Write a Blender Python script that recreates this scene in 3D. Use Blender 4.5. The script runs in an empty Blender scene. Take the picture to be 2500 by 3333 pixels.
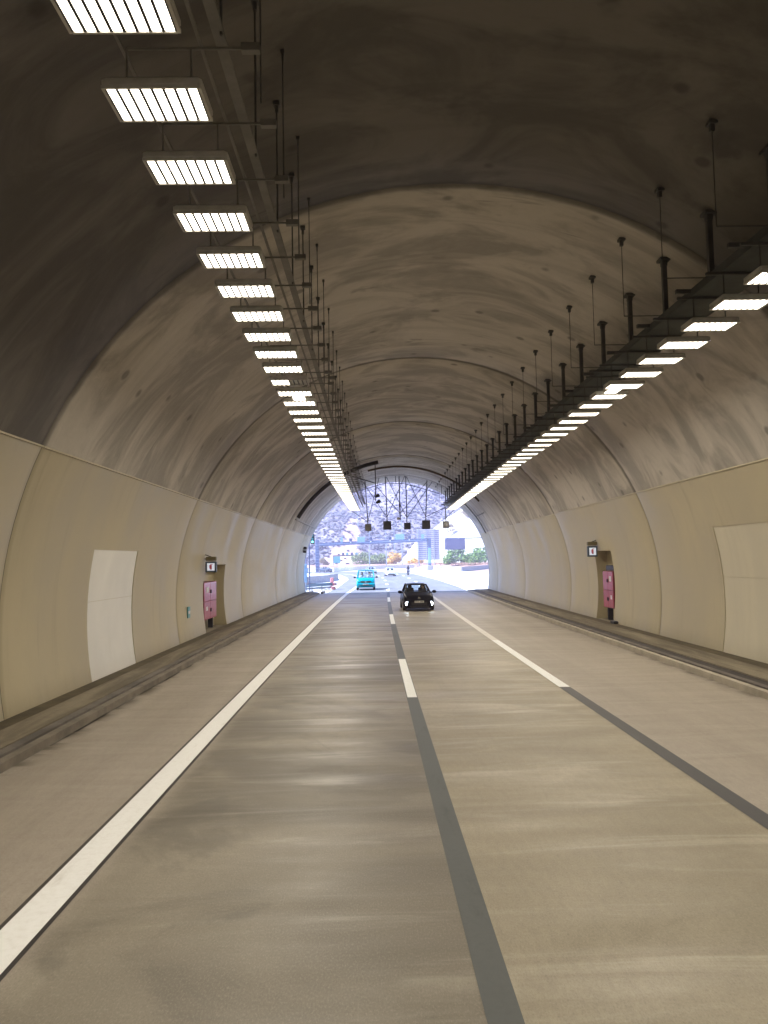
import bpy, math, random
from mathutils import Vector, Matrix
R = math.radians
PI = math.pi
scene = bpy.context.scene
COL = scene.collection
random.seed(7)

# ------------------------------------------------------------------ camera
CAM_H = 2.87
cam_data = bpy.data.cameras.new("camera")
cam = bpy.data.objects.new("camera", cam_data)
COL.objects.link(cam)
cam_data.sensor_fit = 'VERTICAL'
cam_data.sensor_height = 36.0
cam_data.lens = 27.03
cam_data.clip_start = 0.1
cam_data.clip_end = 3000
PITCH, YAW, ROLL = 6.228e-2, 1.933e-2, 1.74e-2
m = (Matrix.Rotation(-YAW, 4, 'Z') @ Matrix.Rotation(PI / 2 + PITCH, 4, 'X') @ Matrix.Rotation(-ROLL, 4, 'Z'))
cam.matrix_world = Matrix.Translation((0, 0, CAM_H)) @ m
scene.camera = cam

# ------------------------------------------------------------------ sky, sun, exposure
SUN_EL, SUN_AZ = R(50), R(-97)          # azimuth measured from +Y towards +X: the sun stands to the left
world = bpy.data.worlds.new("World")
scene.world = world
world.use_nodes = True
wn = world.node_tree
bg = wn.nodes["Background"]
sky = wn.nodes.new("ShaderNodeTexSky")
sky.sky_type = 'NISHITA'
sky.sun_disc = False
sky.sun_elevation = SUN_EL
sky.sun_rotation = SUN_AZ
wn.links.new(sky.outputs[0], bg.inputs[0])
bg.inputs[1].default_value = 0.15
sd = bpy.data.lights.new("sun", 'SUN')
sd.energy = 4.4
sd.angle = R(0.5)
sd.color = (1.0, 0.96, 0.93)
sun = bpy.data.objects.new("sun", sd)
COL.objects.link(sun)
d = Vector((math.sin(SUN_AZ) * math.cos(SUN_EL), math.cos(SUN_AZ) * math.cos(SUN_EL), math.sin(SUN_EL)))
sun.rotation_euler = d.to_track_quat('Z', 'Y').to_euler()
sun.location = (-60, 80, 90)
vs = scene.view_settings
scene.display_settings.display_device = 'sRGB'
vs.view_transform = 'Standard'
vs.look = 'None'
vs.gamma = 1.0
vs.use_curve_mapping = False
vs.exposure = 1.76
vs.use_white_balance = True          # camera set for the warm lamps, so daylight turns blue
vs.white_balance_temperature = 5450
vs.white_balance_tint = 11
scene.cycles.use_denoising = True
scene.cycles.max_bounces = 8
scene.cycles.diffuse_bounces = 5
scene.cycles.sample_clamp_indirect = 12

LAMP_WATTS = 11.8                 # light thrown by each louvred lamp
LAMP_RADIANCE = 2.6              # the lens strips themselves, seen from below

# ------------------------------------------------------------------ node helpers
class NT:
    def __init__(s, name):
        s.m = bpy.data.materials.new(name)
        s.m.use_nodes = True
        s.t = s.m.node_tree
        s.b = s.t.nodes["Principled BSDF"]
    def n(s, typ, **kw):
        nd = s.t.nodes.new(typ)
        for k, v in kw.items():
            if hasattr(nd, k): setattr(nd, k, v)
        return nd
    def link(s, a, b):
        s.t.links.new(a, b)
    def coord(s, scale=(1, 1, 1), kind='Object'):
        tc = s.n("ShaderNodeTexCoord")
        mp = s.n("ShaderNodeMapping")
        mp.inputs['Scale'].default_value = scale
        s.link(tc.outputs[kind], mp.inputs[0])
        return mp.outputs[0]
    def xyz(s):
        tc = s.n("ShaderNodeTexCoord")
        sp = s.n("ShaderNodeSeparateXYZ")
        s.link(tc.outputs['Object'], sp.inputs[0])
        return sp.outputs
    def noise(s, co, scale, detail=4, rough=.55, dist=0.0):
        nd = s.n("ShaderNodeTexNoise")
        nd.inputs['Scale'].default_value = scale
        nd.inputs['Detail'].default_value = detail
        nd.inputs['Roughness'].default_value = rough
        nd.inputs['Distortion'].default_value = dist
        s.link(co, nd.inputs['Vector'])
        return nd.outputs['Fac']
    def math(s, op, a, b=None, c=None, clamp=False):
        nd = s.n("ShaderNodeMath", operation=op)
        nd.use_clamp = clamp
        for i, v in enumerate((a, b, c)):
            if v is None: continue
            if isinstance(v, (int, float)): nd.inputs[i].default_value = v
            else: s.link(v, nd.inputs[i])
        return nd.outputs[0]
    def step(s, v, lo, hi, a=0.0, b=1.0):
        nd = s.n("ShaderNodeMapRange")
        nd.interpolation_type = 'SMOOTHSTEP'
        nd.inputs['From Min'].default_value = lo
        nd.inputs['From Max'].default_value = hi
        nd.inputs['To Min'].default_value = a
        nd.inputs['To Max'].default_value = b
        s.link(v, nd.inputs['Value'])
        return nd.outputs[0]
    def mix(s, f, a, b, mode='MIX'):
        nd = s.n("ShaderNodeMix", data_type='RGBA', blend_type=mode)
        for sock, v in ((nd.inputs[0], f), (nd.inputs[6], a), (nd.inputs[7], b)):
            if isinstance(v, (int, float)): sock.default_value = v
            elif isinstance(v, tuple): sock.default_value = v + (1,) if len(v) == 3 else v
            else: s.link(v, sock)
        return nd.outputs[2]
    def bump(s, h, strength=.3, dist=.02):
        nd = s.n("ShaderNodeBump")
        nd.inputs['Strength'].default_value = strength
        nd.inputs['Distance'].default_value = dist
        s.link(h, nd.inputs['Height'])
        s.link(nd.outputs[0], s.b.inputs['Normal'])
    def color(s, v):
        if isinstance(v, tuple): s.b.inputs['Base Color'].default_value = v + (1,)
        else: s.link(v, s.b.inputs['Base Color'])
    def rough(s, v):
        if isinstance(v, (int, float)): s.b.inputs['Roughness'].default_value = v
        else: s.link(v, s.b.inputs['Roughness'])

def simple(name, c, rough=.6, metal=0.0, var=.12, scale=6.0, coat=0.0):
    t = NT(name)
    f = t.noise(t.coord(), scale, 5, .6)
    lo = tuple(x * (1 - var) for x in c); hi = tuple(min(1, x * (1 + var)) for x in c)
    t.color(t.mix(t.step(f, .3, .7), lo, hi))
    t.rough(rough)
    t.b.inputs['Metallic'].default_value = metal
    t.b.inputs['Coat Weight'].default_value = coat
    t.b.inputs['Coat Roughness'].default_value = .08
    return t.m

def emitter(name, c, strength):
    t = NT(name)
    t.color((.8, .8, .8))
    t.b.inputs['Emission Color'].default_value = c + (1,)
    t.b.inputs['Emission Strength'].default_value = strength
    return t.m

def glassy(name, tint, mixf=.25, rough=.03):
    t = NT(name)
    out = t.t.nodes["Material Output"]
    tr = t.n("ShaderNodeBsdfTransparent"); tr.inputs[0].default_value = tint + (1,)
    gl = t.n("ShaderNodeBsdfGlossy"); gl.inputs['Roughness'].default_value = rough
    gl.inputs[0].default_value = (.9, .9, .9, 1)
    lw_ = t.n("ShaderNodeLayerWeight"); lw_.inputs[0].default_value = .5
    fr = t.math('ADD', t.math('MULTIPLY', t.math('POWER', lw_.outputs['Facing'], 5.0), .96), .04)
    mx = t.n("ShaderNodeMixShader")
    t.link(fr, mx.inputs[0])
    t.link(tr.outputs[0], mx.inputs[1]); t.link(gl.outputs[0], mx.inputs[2])
    t.link(mx.outputs[0], out.inputs[0])
    return t.m

# ------------------------------------------------------------------ mesh helpers
class MB:
    def __init__(s):
        s.v = []; s.f = []; s.mi = []; s.sm = []
    def add(s, vs_, fs, mi=0, smooth=False):
        o = len(s.v); s.v += [tuple(p) for p in vs_]
        for f in fs:
            s.f.append(tuple(i + o for i in f)); s.mi.append(mi); s.sm.append(smooth)
    def box(s, c, sz, mi=0, M=None):
        x, y, z = sz[0] / 2, sz[1] / 2, sz[2] / 2
        P = [Vector((sx * x, sy * y, sz_ * z)) for sx in (-1, 1) for sy in (-1, 1) for sz_ in (-1, 1)]
        if M is not None: P = [M @ p for p in P]
        P = [p + Vector(c) for p in P]
        s.add(P, [(0, 1, 3, 2), (4, 6, 7, 5), (0, 4, 5, 1), (2, 3, 7, 6), (0, 2, 6, 4), (1, 5, 7, 3)], mi)
        return s
    def bbox(s, c, sz, bev=.02, mi=0):     # box with chamfered edges (octagonal in plan and rounded top)
        x, y, z = sz[0] / 2, sz[1] / 2, sz[2] / 2; b = min(bev, x * .9, y * .9, z * .9)
        rings = []
        for zz, ins in ((-z, b), (-z + b, 0), (z - b, 0), (z, b)):
            X, Y = x - ins, y - ins
            rings.append([(c[0] + px, c[1] + py, c[2] + zz) for px, py in
                          ((-X + b, -Y), (X - b, -Y), (X, -Y + b), (X, Y - b), (X - b, Y), (-X + b, Y), (-X, Y - b), (-X, -Y + b))])
        s.loft(rings, True, True, mi)
        return s
    def loft(s, rings, closed=True, caps=True, mi=0, smooth=False):
        n = len(rings[0]); vs_ = [p for r in rings for p in r]; fs = []
        for i in range(len(rings) - 1):
            for j in range(n if closed else n - 1):
                k = (j + 1) % n
                fs.append((i * n + j, i * n + k, (i + 1) * n + k, (i + 1) * n + j))
        s.add(vs_, fs, mi, smooth)
        if caps:
            s.add(rings[0], [tuple(range(n))[::-1]], mi); s.add(rings[-1], [tuple(range(n))], mi)
        return s
    def tube(s, a, b, r, n=8, r2=None, mi=0, caps=True):
        return s.path([a, b], r, n, mi, caps, r2)
    def path(s, pts, r, n=8, mi=0, caps=True, r2=None):
        pts = [Vector(p) for p in pts]; rings = []
        for i, p in enumerate(pts):
            t = (pts[min(i + 1, len(pts) - 1)] - pts[max(i - 1, 0)]).normalized()
            up = Vector((0, 0, 1)) if abs(t.z) < .9 else Vector((1, 0, 0))
            u = t.cross(up).normalized(); w = u.cross(t)
            rr = r if r2 is None else r + (r2 - r) * i / (len(pts) - 1)
            rings.append([p + (u * math.cos(a) + w * math.sin(a)) * rr for a in [2 * PI * j / n for j in range(n)]])
        return s.loft(rings, True, caps, mi, n > 5)
    def disc(s, c, axis, r, thick, n=16, mi=0):
        a = Vector(axis).normalized() * thick / 2
        return s.tube(Vector(c) - a, Vector(c) + a, r, n, mi=mi)
    def torus(s, c, axis, r, rr, n=20, k=8, mi=0):
        ax = Vector(axis).normalized(); up = Vector((0, 0, 1)) if abs(ax.z) < .9 else Vector((1, 0, 0))
        u = ax.cross(up).normalized(); w = u.cross(ax); rings = []
        for i in range(n):
            a = 2 * PI * i / n; dr = u * math.cos(a) + w * math.sin(a)
            rings.append([Vector(c) + dr * (r + rr * math.cos(b)) + ax * rr * math.sin(b) for b in [2 * PI * j / k for j in range(k)]])
        rings.append(rings[0])
        return s.loft(rings, True, False, mi, True)
    def ball(s, c, r, nu=12, nv=8, sc=(1, 1, 1), mi=0, jit=0.0):
        vs_ = []; fs = []
        for i in range(nv + 1):
            th = PI * i / nv
            for j in range(nu):
                ph = 2 * PI * j / nu; q = r * (1 + random.uniform(-jit, jit))
                vs_.append((c[0] + q * sc[0] * math.sin(th) * math.cos(ph), c[1] + q * sc[1] * math.sin(th) * math.sin(ph), c[2] + q * sc[2] * math.cos(th)))
        for i in range(nv):
            for j in range(nu):
                fs.append((i * nu + j, (i + 1) * nu + j, (i + 1) * nu + (j + 1) % nu, i * nu + (j + 1) % nu))
        s.add(vs_, fs, mi, True)
        return s
    def mesh(s, name, mats):
        me = bpy.data.meshes.new(name)
        me.from_pydata(s.v, [], s.f)
        for mt in (mats if isinstance(mats, (list, tuple)) else [mats]): me.materials.append(mt)
        me.polygons.foreach_set('material_index', s.mi)
        me.polygons.foreach_set('use_smooth', s.sm)
        me.update()
        return me
    def build(s, name, mats, parent=None, loc=None):
        o = bpy.data.objects.new(name, s.mesh(name, mats))
        COL.objects.link(o)
        if parent: o.parent = parent
        if loc: o.location = loc
        return o

def tag(o, label=None, cat=None, group=None, kind=None):
    if label: o['label'] = label
    if cat: o['category'] = cat
    if group: o['group'] = group
    if kind: o['kind'] = kind
    return o
def thing(name, label, cat, loc=(0, 0, 0), rz=0.0, group=None):
    o = bpy.data.objects.new(name, None)
    o.empty_display_size = .2
    COL.objects.link(o); o.location = loc; o.rotation_euler = (0, 0, rz)
    return tag(o, label, cat, group)
def share(name, me, parent, loc=(0, 0, 0), rot=None):
    o = bpy.data.objects.new(name, me); COL.objects.link(o); o.parent = parent; o.location = loc
    if rot: o.rotation_euler = rot
    return o
def dup(root, loc=None, rz=None, label=None, group=None):
    r = root.copy(); COL.objects.link(r)
    if loc is not None: r.location = loc
    if rz is not None: r.rotation_euler = (0, 0, rz)
    if label: r['label'] = label
    if group: r['group'] = group
    for ch in list(root.children):
        c = ch.copy(); COL.objects.link(c); c.parent = r
        for g in list(ch.children):
            e = g.copy(); COL.objects.link(e); e.parent = c
    return r

# ------------------------------------------------------------------ tunnel frame
K = 1.7e-4                                  # the tunnel bends very slightly to the right
CX, CZ, RAD = 1.553, 1.615, 8.163           # arch centre and radius
JOINT_Z = 5.02                              # top of the painted wall
WALK_Z = .18
PORTAL = 67.5
def W(s, y, z): return (s + K * y * y, y, z)
def arch_x(z, side): return CX + side * math.sqrt(max(0, RAD ** 2 - (z - CZ) ** 2))
def ceil_z(x): return CZ + math.sqrt(RAD ** 2 - (x - CX) ** 2)
RING0, RSTEP = 13.82, 12.15

# ------------------------------------------------------------------ materials
def concrete_vault(name, base, dark, streak=.5, boards=False):
    t = NT(name)
    big = t.noise(t.coord((.30, .55, .30)), 1.0, 7, .62, 1.0)
    st = t.noise(t.coord((.16, 1.5, .16)), 1.0, 4, .5, 1.2)
    fine = t.noise(t.coord(), 5.0, 6, .7)
    spots = t.noise(t.coord((.8, .8, .8)), 1.1, 3, .5, .2)
    mid = tuple((a + b) / 2 for a, b in zip(base, dark))
    c = t.mix(t.step(big, .40, .60), dark, base)
    c = t.mix(t.math('MULTIPLY', t.step(st, .54, .72), streak * .7), c, tuple(min(1, x * 1.35) for x in base))
    c = t.mix(t.math('MULTIPLY', t.step(st, .48, .3), .35), c, dark)
    c = t.mix(t.math('MULTIPLY', t.step(spots, .66, .74), .55), c, tuple(x * .5 for x in dark))
    c = t.mix(t.math('MULTIPLY', t.step(fine, .35, .75), .25), c, mid)
    vo = t.n("ShaderNodeTexVoronoi"); vo.inputs['Scale'].default_value = .8; vo.inputs['Randomness'].default_value = .8
    t.link(t.coord(), vo.inputs['Vector'])
    c = t.mix(t.math('MULTIPLY', t.step(vo.outputs['Distance'], .13, .06), .6), c, tuple(q * .35 for q in dark))
    lk = t.noise(t.coord((.35, 3.2, .05)), 1.0, 5, .6, .8)
    c = t.mix(t.math('MULTIPLY', t.math('MULTIPLY', t.step(lk, .60, .72), t.step(spots, .42, .6)), .55), c, tuple(q * .55 for q in dark))
    x, y, z = t.xyz()
    fr = t.math('FRACT', t.math('DIVIDE', t.math('ADD', y, 200 * RSTEP - RING0), RSTEP))
    dist = t.math('MULTIPLY', t.math('MINIMUM', fr, t.math('SUBTRACT', 1.0, fr)), RSTEP)
    wob = t.math('ADD', dist, t.math('MULTIPLY', t.math('SUBTRACT', big, .5), .25))
    c = t.mix(t.math('MULTIPLY', t.step(wob, .22, .03), .8), c, tuple(q * .35 for q in dark))
    if boards:
        bf = t.math('FRACT', t.math('DIVIDE', y, 1.22))
        bd = t.math('MINIMUM', bf, t.math('SUBTRACT', 1.0, bf))
        c = t.mix(t.math('MULTIPLY', t.step(bd, .045, .01), .75), c, tuple(q * .5 for q in dark))
    t.color(c)
    t.rough(.8)
    t.bump(t.math('ADD', t.math('MULTIPLY', fine, .5), big), .35, .03)
    return t.m
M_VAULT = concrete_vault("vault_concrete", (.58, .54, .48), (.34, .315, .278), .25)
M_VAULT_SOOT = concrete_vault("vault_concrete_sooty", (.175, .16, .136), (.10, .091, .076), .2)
M_VAULT_PORTAL = concrete_vault("vault_concrete_portal", (.60, .58, .56), (.38, .365, .35), .5, True)

def wall_paint(name, base, dirt):
    t = NT(name)
    n1 = t.noise(t.coord((.5, .5, .25)), 1.0, 5, .6, .4)
    n2 = t.noise(t.coord((1.2, 1.2, 9)), 1.0, 4, .6)
    n3 = t.noise(t.coord((.6, 2.2, .12)), 1.3, 4, .6, .3)
    c = t.mix(t.step(n1, .3, .72), tuple(b * .86 for b in base), base)
    c = t.mix(t.math('MULTIPLY', t.step(n3, .55, .78), .3), c, dirt)
    x, y, z = t.xyz()
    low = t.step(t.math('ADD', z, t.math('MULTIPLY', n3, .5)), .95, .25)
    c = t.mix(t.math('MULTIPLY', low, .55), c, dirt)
    fr = t.math('FRACT', t.math('DIVIDE', t.math('ADD', y, 200 * RSTEP - RING0), RSTEP))
    dist = t.math('MULTIPLY', t.math('MINIMUM', fr, t.math('SUBTRACT', 1.0, fr)), RSTEP)
    wob = t.math('ADD', dist, t.math('MULTIPLY', t.math('SUBTRACT', n3, .5), .12))
    c = t.mix(t.math('MULTIPLY', t.step(wob, .17, .04), .4), c, dirt)
    t.color(c)
    t.rough(t.step(n1, .3, .7, .38, .6))
    t.bump(n1, .12, .02)
    return t.m
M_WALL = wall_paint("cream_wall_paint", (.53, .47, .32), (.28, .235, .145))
M_PANEL = wall_paint("pale_panel_paint", (.90, .89, .86), (.70, .67, .60))
M_PANELR = wall_paint("cream_panel_paint", (.66, .61, .47), (.45, .40, .29))
M_NICHE = wall_paint("niche_paint", (.52, .46, .29), (.30, .26, .16))
M_GAP = simple("joint_gap", (.025, .022, .02), .95)

def tunnel_road_mat():
    t = NT("tunnel_pavement")
    x, y, z = t.xyz()
    xs = t.math('SUBTRACT', x, t.math('MULTIPLY', t.math('MULTIPLY', y, y), K))
    ln = t.noise(t.coord((.9, .05, 1)), 1.6, 5, .6, .2)                     # long tyre-wear streaks
    cr = t.noise(t.coord((.22, 1.5, 1)), 1.0, 6, .62, .8)                   # brushed bands across the lanes, lamp reflection streaks painted in
    cr2 = t.noise(t.coord((.4, .5, 1)), .55, 4, .6, 1.0)
    fine = t.noise(t.coord((1, .25, 1)), 16.0, 6, .75)
    lane = t.math('MULTIPLY', t.step(xs, -2.72, -2.4), t.step(xs, 4.3, 4.05))
    right = t.step(xs, .75, .85)
    shoulder = t.mix(t.step(ln, .3, .7), (.32, .282, .238), (.385, .342, .292))
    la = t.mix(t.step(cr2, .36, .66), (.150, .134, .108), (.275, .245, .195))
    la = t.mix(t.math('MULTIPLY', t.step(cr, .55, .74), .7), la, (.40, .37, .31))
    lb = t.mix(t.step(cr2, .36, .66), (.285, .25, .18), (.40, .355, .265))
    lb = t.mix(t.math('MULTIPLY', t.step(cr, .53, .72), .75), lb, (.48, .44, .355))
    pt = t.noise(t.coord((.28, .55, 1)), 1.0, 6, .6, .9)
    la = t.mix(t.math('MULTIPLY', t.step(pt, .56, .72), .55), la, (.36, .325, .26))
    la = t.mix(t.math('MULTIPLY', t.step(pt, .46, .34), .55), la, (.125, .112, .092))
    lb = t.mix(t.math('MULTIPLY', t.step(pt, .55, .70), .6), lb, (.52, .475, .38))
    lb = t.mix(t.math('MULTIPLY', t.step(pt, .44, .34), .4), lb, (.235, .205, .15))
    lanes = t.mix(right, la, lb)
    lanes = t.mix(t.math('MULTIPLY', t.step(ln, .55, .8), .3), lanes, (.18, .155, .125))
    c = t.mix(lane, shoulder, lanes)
    c = t.mix(t.math('MULTIPLY', t.step(fine, .3, .75), .30), c, (.17, .15, .12))
    grit = t.noise(t.coord((1, .45, 1)), 70.0, 3, .8)
    c = t.mix(t.math('MULTIPLY', t.step(grit, .5, .72), .28), c, (.50, .46, .39))
    c = t.mix(t.math('MULTIPLY', t.step(grit, .5, .3), .28), c, (.09, .08, .065))
    wt = t.noise(t.coord((.35, .35, 1)), 1.0, 5, .6, 1.5)
    c = t.mix(t.math('MULTIPLY', t.math('MULTIPLY', t.step(wt, .56, .66), t.math('SUBTRACT', 1.0, right)), t.math('MULTIPLY', lane, .45)), c, (.11, .10, .085))
    # grime that gathers along the kerbs
    kd = t.math('ADD', t.step(xs, -4.8, -5.15), t.step(xs, 7.45, 7.7), clamp=True)
    c = t.mix(t.math('MULTIPLY', kd, t.step(cr, .42, .62)), c, (.10, .085, .06))
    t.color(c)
    t.rough(t.math('SUBTRACT', t.step(cr, .3, .75, .62, .38), t.math('MULTIPLY', lane, .04)))
    t.bump(t.math('ADD', t.math('MULTIPLY', fine, .4), cr), .22, .012)
    return t.m
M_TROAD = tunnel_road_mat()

def asphalt_mat():
    t = NT("sunlit_asphalt")
    a = t.noise(t.coord((1, .12, 1)), .7, 5, .6, .3)
    f = t.noise(t.coord(), 9, 6, .7)
    c = t.mix(t.step(a, .3, .7), (.155, .155, .165), (.215, .215, .225))
    c = t.mix(t.math('MULTIPLY', t.step(f, .35, .7), .3), c, (.12, .12, .13))
    t.color(c); t.rough(.8); t.bump(f, .2, .01)
    return t.m
M_ASPH = asphalt_mat()
M_APRON = simple("pale_concrete", (.64, .62, .58), .85, var=.12, scale=1.2)
M_EARTH = simple("earth", (.36, .26, .19), .95, var=.3, scale=.8)
M_BARRIER = simple("barrier_concrete", (.52, .51, .50), .8, var=.12, scale=2)
M_BARRIER_GREY = simple("barrier_concrete_grey", (.30, .29, .31), .8, var=.12, scale=2)

def worn(name, base, under, amt=.5, sc=(3, .5, 3)):
    t = NT(name)
    n = t.noise(t.coord(sc), 2.0, 6, .65, .3)
    f = t.noise(t.coord(), 14, 5, .7)
    c = t.mix(t.math('MULTIPLY', t.step(n, .62 - .1 * amt, .78), amt), base, under)
    c = t.mix(t.math('MULTIPLY', t.step(f, .4, .8), .2), c, under)
    t.color(c); t.rough(.55)
    return t.m
M_WHITE = worn("road_paint_white", (.88, .89, .90), (.46, .43, .38), .40)
M_WHITE_WORN = worn("road_paint_worn", (.72, .69, .64), (.33, .29, .23), .75, (4, 1.2, 4))
M_STRIP = worn("dark_strip", (.10, .108, .108), (.038, .046, .038), .85, (1.6, .35, 2))
M_STRIP_BLUE = worn("dark_strip_smooth", (.062, .062, .068), (.09, .088, .088), .4)
M_BLACKLINE = worn("old_black_line", (.028, .025, .025), (.15, .13, .105), .6, (5, .8, 5))
def walk_mat():
    t = NT("sidewalk_concrete")
    n = t.noise(t.coord((1.2, .16, 1.2)), 1.5, 6, .65, .5)
    f = t.noise(t.coord(), 7, 5, .7)
    c = t.mix(t.step(n, .35, .68), (.12, .10, .065), (.26, .225, .16))
    c = t.mix(t.math('MULTIPLY', t.step(f, .4, .75), .3), c, (.1, .085, .06))
    t.color(c); t.rough(.85); t.bump(f, .3, .015)
    return t.m
M_WALK = walk_mat()
M_WALKFOOT = simple("dark_wall_foot", (.085, .068, .036), .9, var=.3, scale=1.5)  # darker strip along the foot of both walls
M_KERB = simple("kerb_stone", (.40, .36, .29), .7, var=.15, scale=2)
M_KERBL = simple("kerb_stone_dark", (.19, .165, .13), .75, var=.25, scale=2)
M_KERBD = simple("kerb_slot", (.045, .038, .035), .8, var=.3, scale=2)
M_GUT = simple("gutter_grey", (.13, .115, .10), .75, var=.35, scale=1.4)

M_STEEL = simple("dark_galvanised_steel", (.09, .09, .083), .6, .2, .2, 3)
M_STEEL_GLARE = simple("glare_paled_steel", (.21, .20, .178), .7, 0, .15, 3)  # left lamp steel, glare painted in as a paler tone
M_TRAY = simple("tray_green_grey", (.062, .07, .064), .6, .1, .2, 3)
M_BLACK = simple("black_hose", (.012, .012, .013), .5)
M_BROWN = simple("brown_conduit", (.12, .085, .055), .6)
M_HOUSING = simple("lamp_housing", (.50, .49, .45), .55, .0)
M_LENS = emitter("lamp_lens", (1.0, .815, .545), LAMP_RADIANCE)
M_SIGNALBACK = simple("signal_back", (.045, .045, .055), .5)
M_SIGNALBACK2 = simple("signal_back_grey", (.16, .155, .15), .5)
M_RED = simple("cabinet_red", (.40, .05, .085), .34, var=.12, coat=.2)
M_REDD = simple("cabinet_dark_red", (.16, .012, .02), .4)
M_LABEL = simple("white_label", (.72, .70, .72), .5)
M_DARK = simple("dark_plastic", (.02, .02, .024), .45)
M_BLUEFRAME = simple("blue_grey_frame", (.05, .075, .10), .4)
M_OLIVE = simple("olive_box", (.14, .12, .05), .5)
M_TEAL = simple("teal_reflector", (.10, .32, .36), .3)
M_SIGNRED = simple("sign_red", (.5, .03, .04), .5)
M_BLUESTEEL = simple("painted_blue_steel", (.26, .32, .46), .5, .1)
M_GANTRY = simple("gantry_blue_grey", (.11, .14, .24), .5, .2)
M_SIGNBLUE = simple("sign_back_blue", (.22, .36, .55), .5, .1)
M_RIB = simple("ribbed_aluminium", (.44, .42, .52), .5, .2)
M_VMS = simple("display_blue_black", (.07, .085, .16), .35)
M_RAIL = simple("guardrail_zinc", (.32, .34, .40), .4, .5)
M_PINKRED = simple("chevron_red", (.62, .26, .27), .5)
M_TEALLAMP = emitter("green_lamp", (.1, .9, .75), 1.0)

# ------------------------------------------------------------------ tunnel shell
tunnel = thing("tunnel", "concrete arch road tunnel with sooty grey vault and painted cream walls", "tunnel")
def vault(y0, y1, mat):
    b = MB(); n = 40; g = .02
    a0 = math.acos((arch_x(JOINT_Z, 1) - CX) / RAD); a1 = PI - a0
    rings = []
    ys = [y0 + g, y0 + .07] + [y0 + .07 + (y1 - y0 - .14) * i / 8 for i in range(1, 8)] + [y1 - .07, y1 - g]
    for i, y in enumerate(ys):
        rr = RAD + (.05 if i in (0, len(ys) - 1) else 0)          # chamfered pour joints
        rings.append([W(CX + rr * math.cos(a0 + (a1 - a0) * j / n), y, CZ + rr * math.sin(a0 + (a1 - a0) * j / n)) for j in range(n + 1)])
    b.loft(rings, False, False, 0, True)
    o = b.build("ceiling_segment", mat, tunnel)
    return o
rings_y = [RING0 + RSTEP * i for i in range(-5, 5)] + [PORTAL]
for i in range(len(rings_y) - 1):
    y0, y1 = rings_y[i], rings_y[i + 1]
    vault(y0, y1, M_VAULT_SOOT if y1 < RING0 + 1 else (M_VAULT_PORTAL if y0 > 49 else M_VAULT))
# outer shell behind the joints: keeps daylight out
b = MB(); rr = RAD + .8
sh = []
for y in [rings_y[0] - .3, -20, 0, 20, 40, 60, PORTAL - .05]:
    sh.append([W(CX + rr * math.cos(PI * (1.1 - 1.2 * j / 40)), y, CZ + rr * math.sin(PI * (1.1 - 1.2 * j / 40))) for j in range(41)])
b.loft(sh, False, False)
b.build("outer_shell", M_GAP, tunnel)
b = MB(); yy = rings_y[0] - .05
b.box((CX + K * yy * yy, yy - .1, 5), (20, .2, 11)); b.build("daylight_cap", M_VAULT_SOOT, tunnel)  # added end cap behind the camera, unseen, stops sky light
# portal collar
b = MB(); rings = []
for rr, y in ((RAD + .001, PORTAL - .02), (RAD + .0, PORTAL + .55), (RAD + .9, PORTAL + .55), (RAD + .9, PORTAL - 1.0)):
    rings.append([W(CX + rr * math.cos(PI * (1.07 - 1.14 * j / 48)), y, CZ + rr * math.sin(PI * (1.07 - 1.14 * j / 48))) for j in range(49)])
b.loft(rings, False, False, 0, False)
b.build("portal_collar", simple("portal_concrete", (.42, .40, .39), .8, var=.12, scale=1.5), tunnel)

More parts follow.
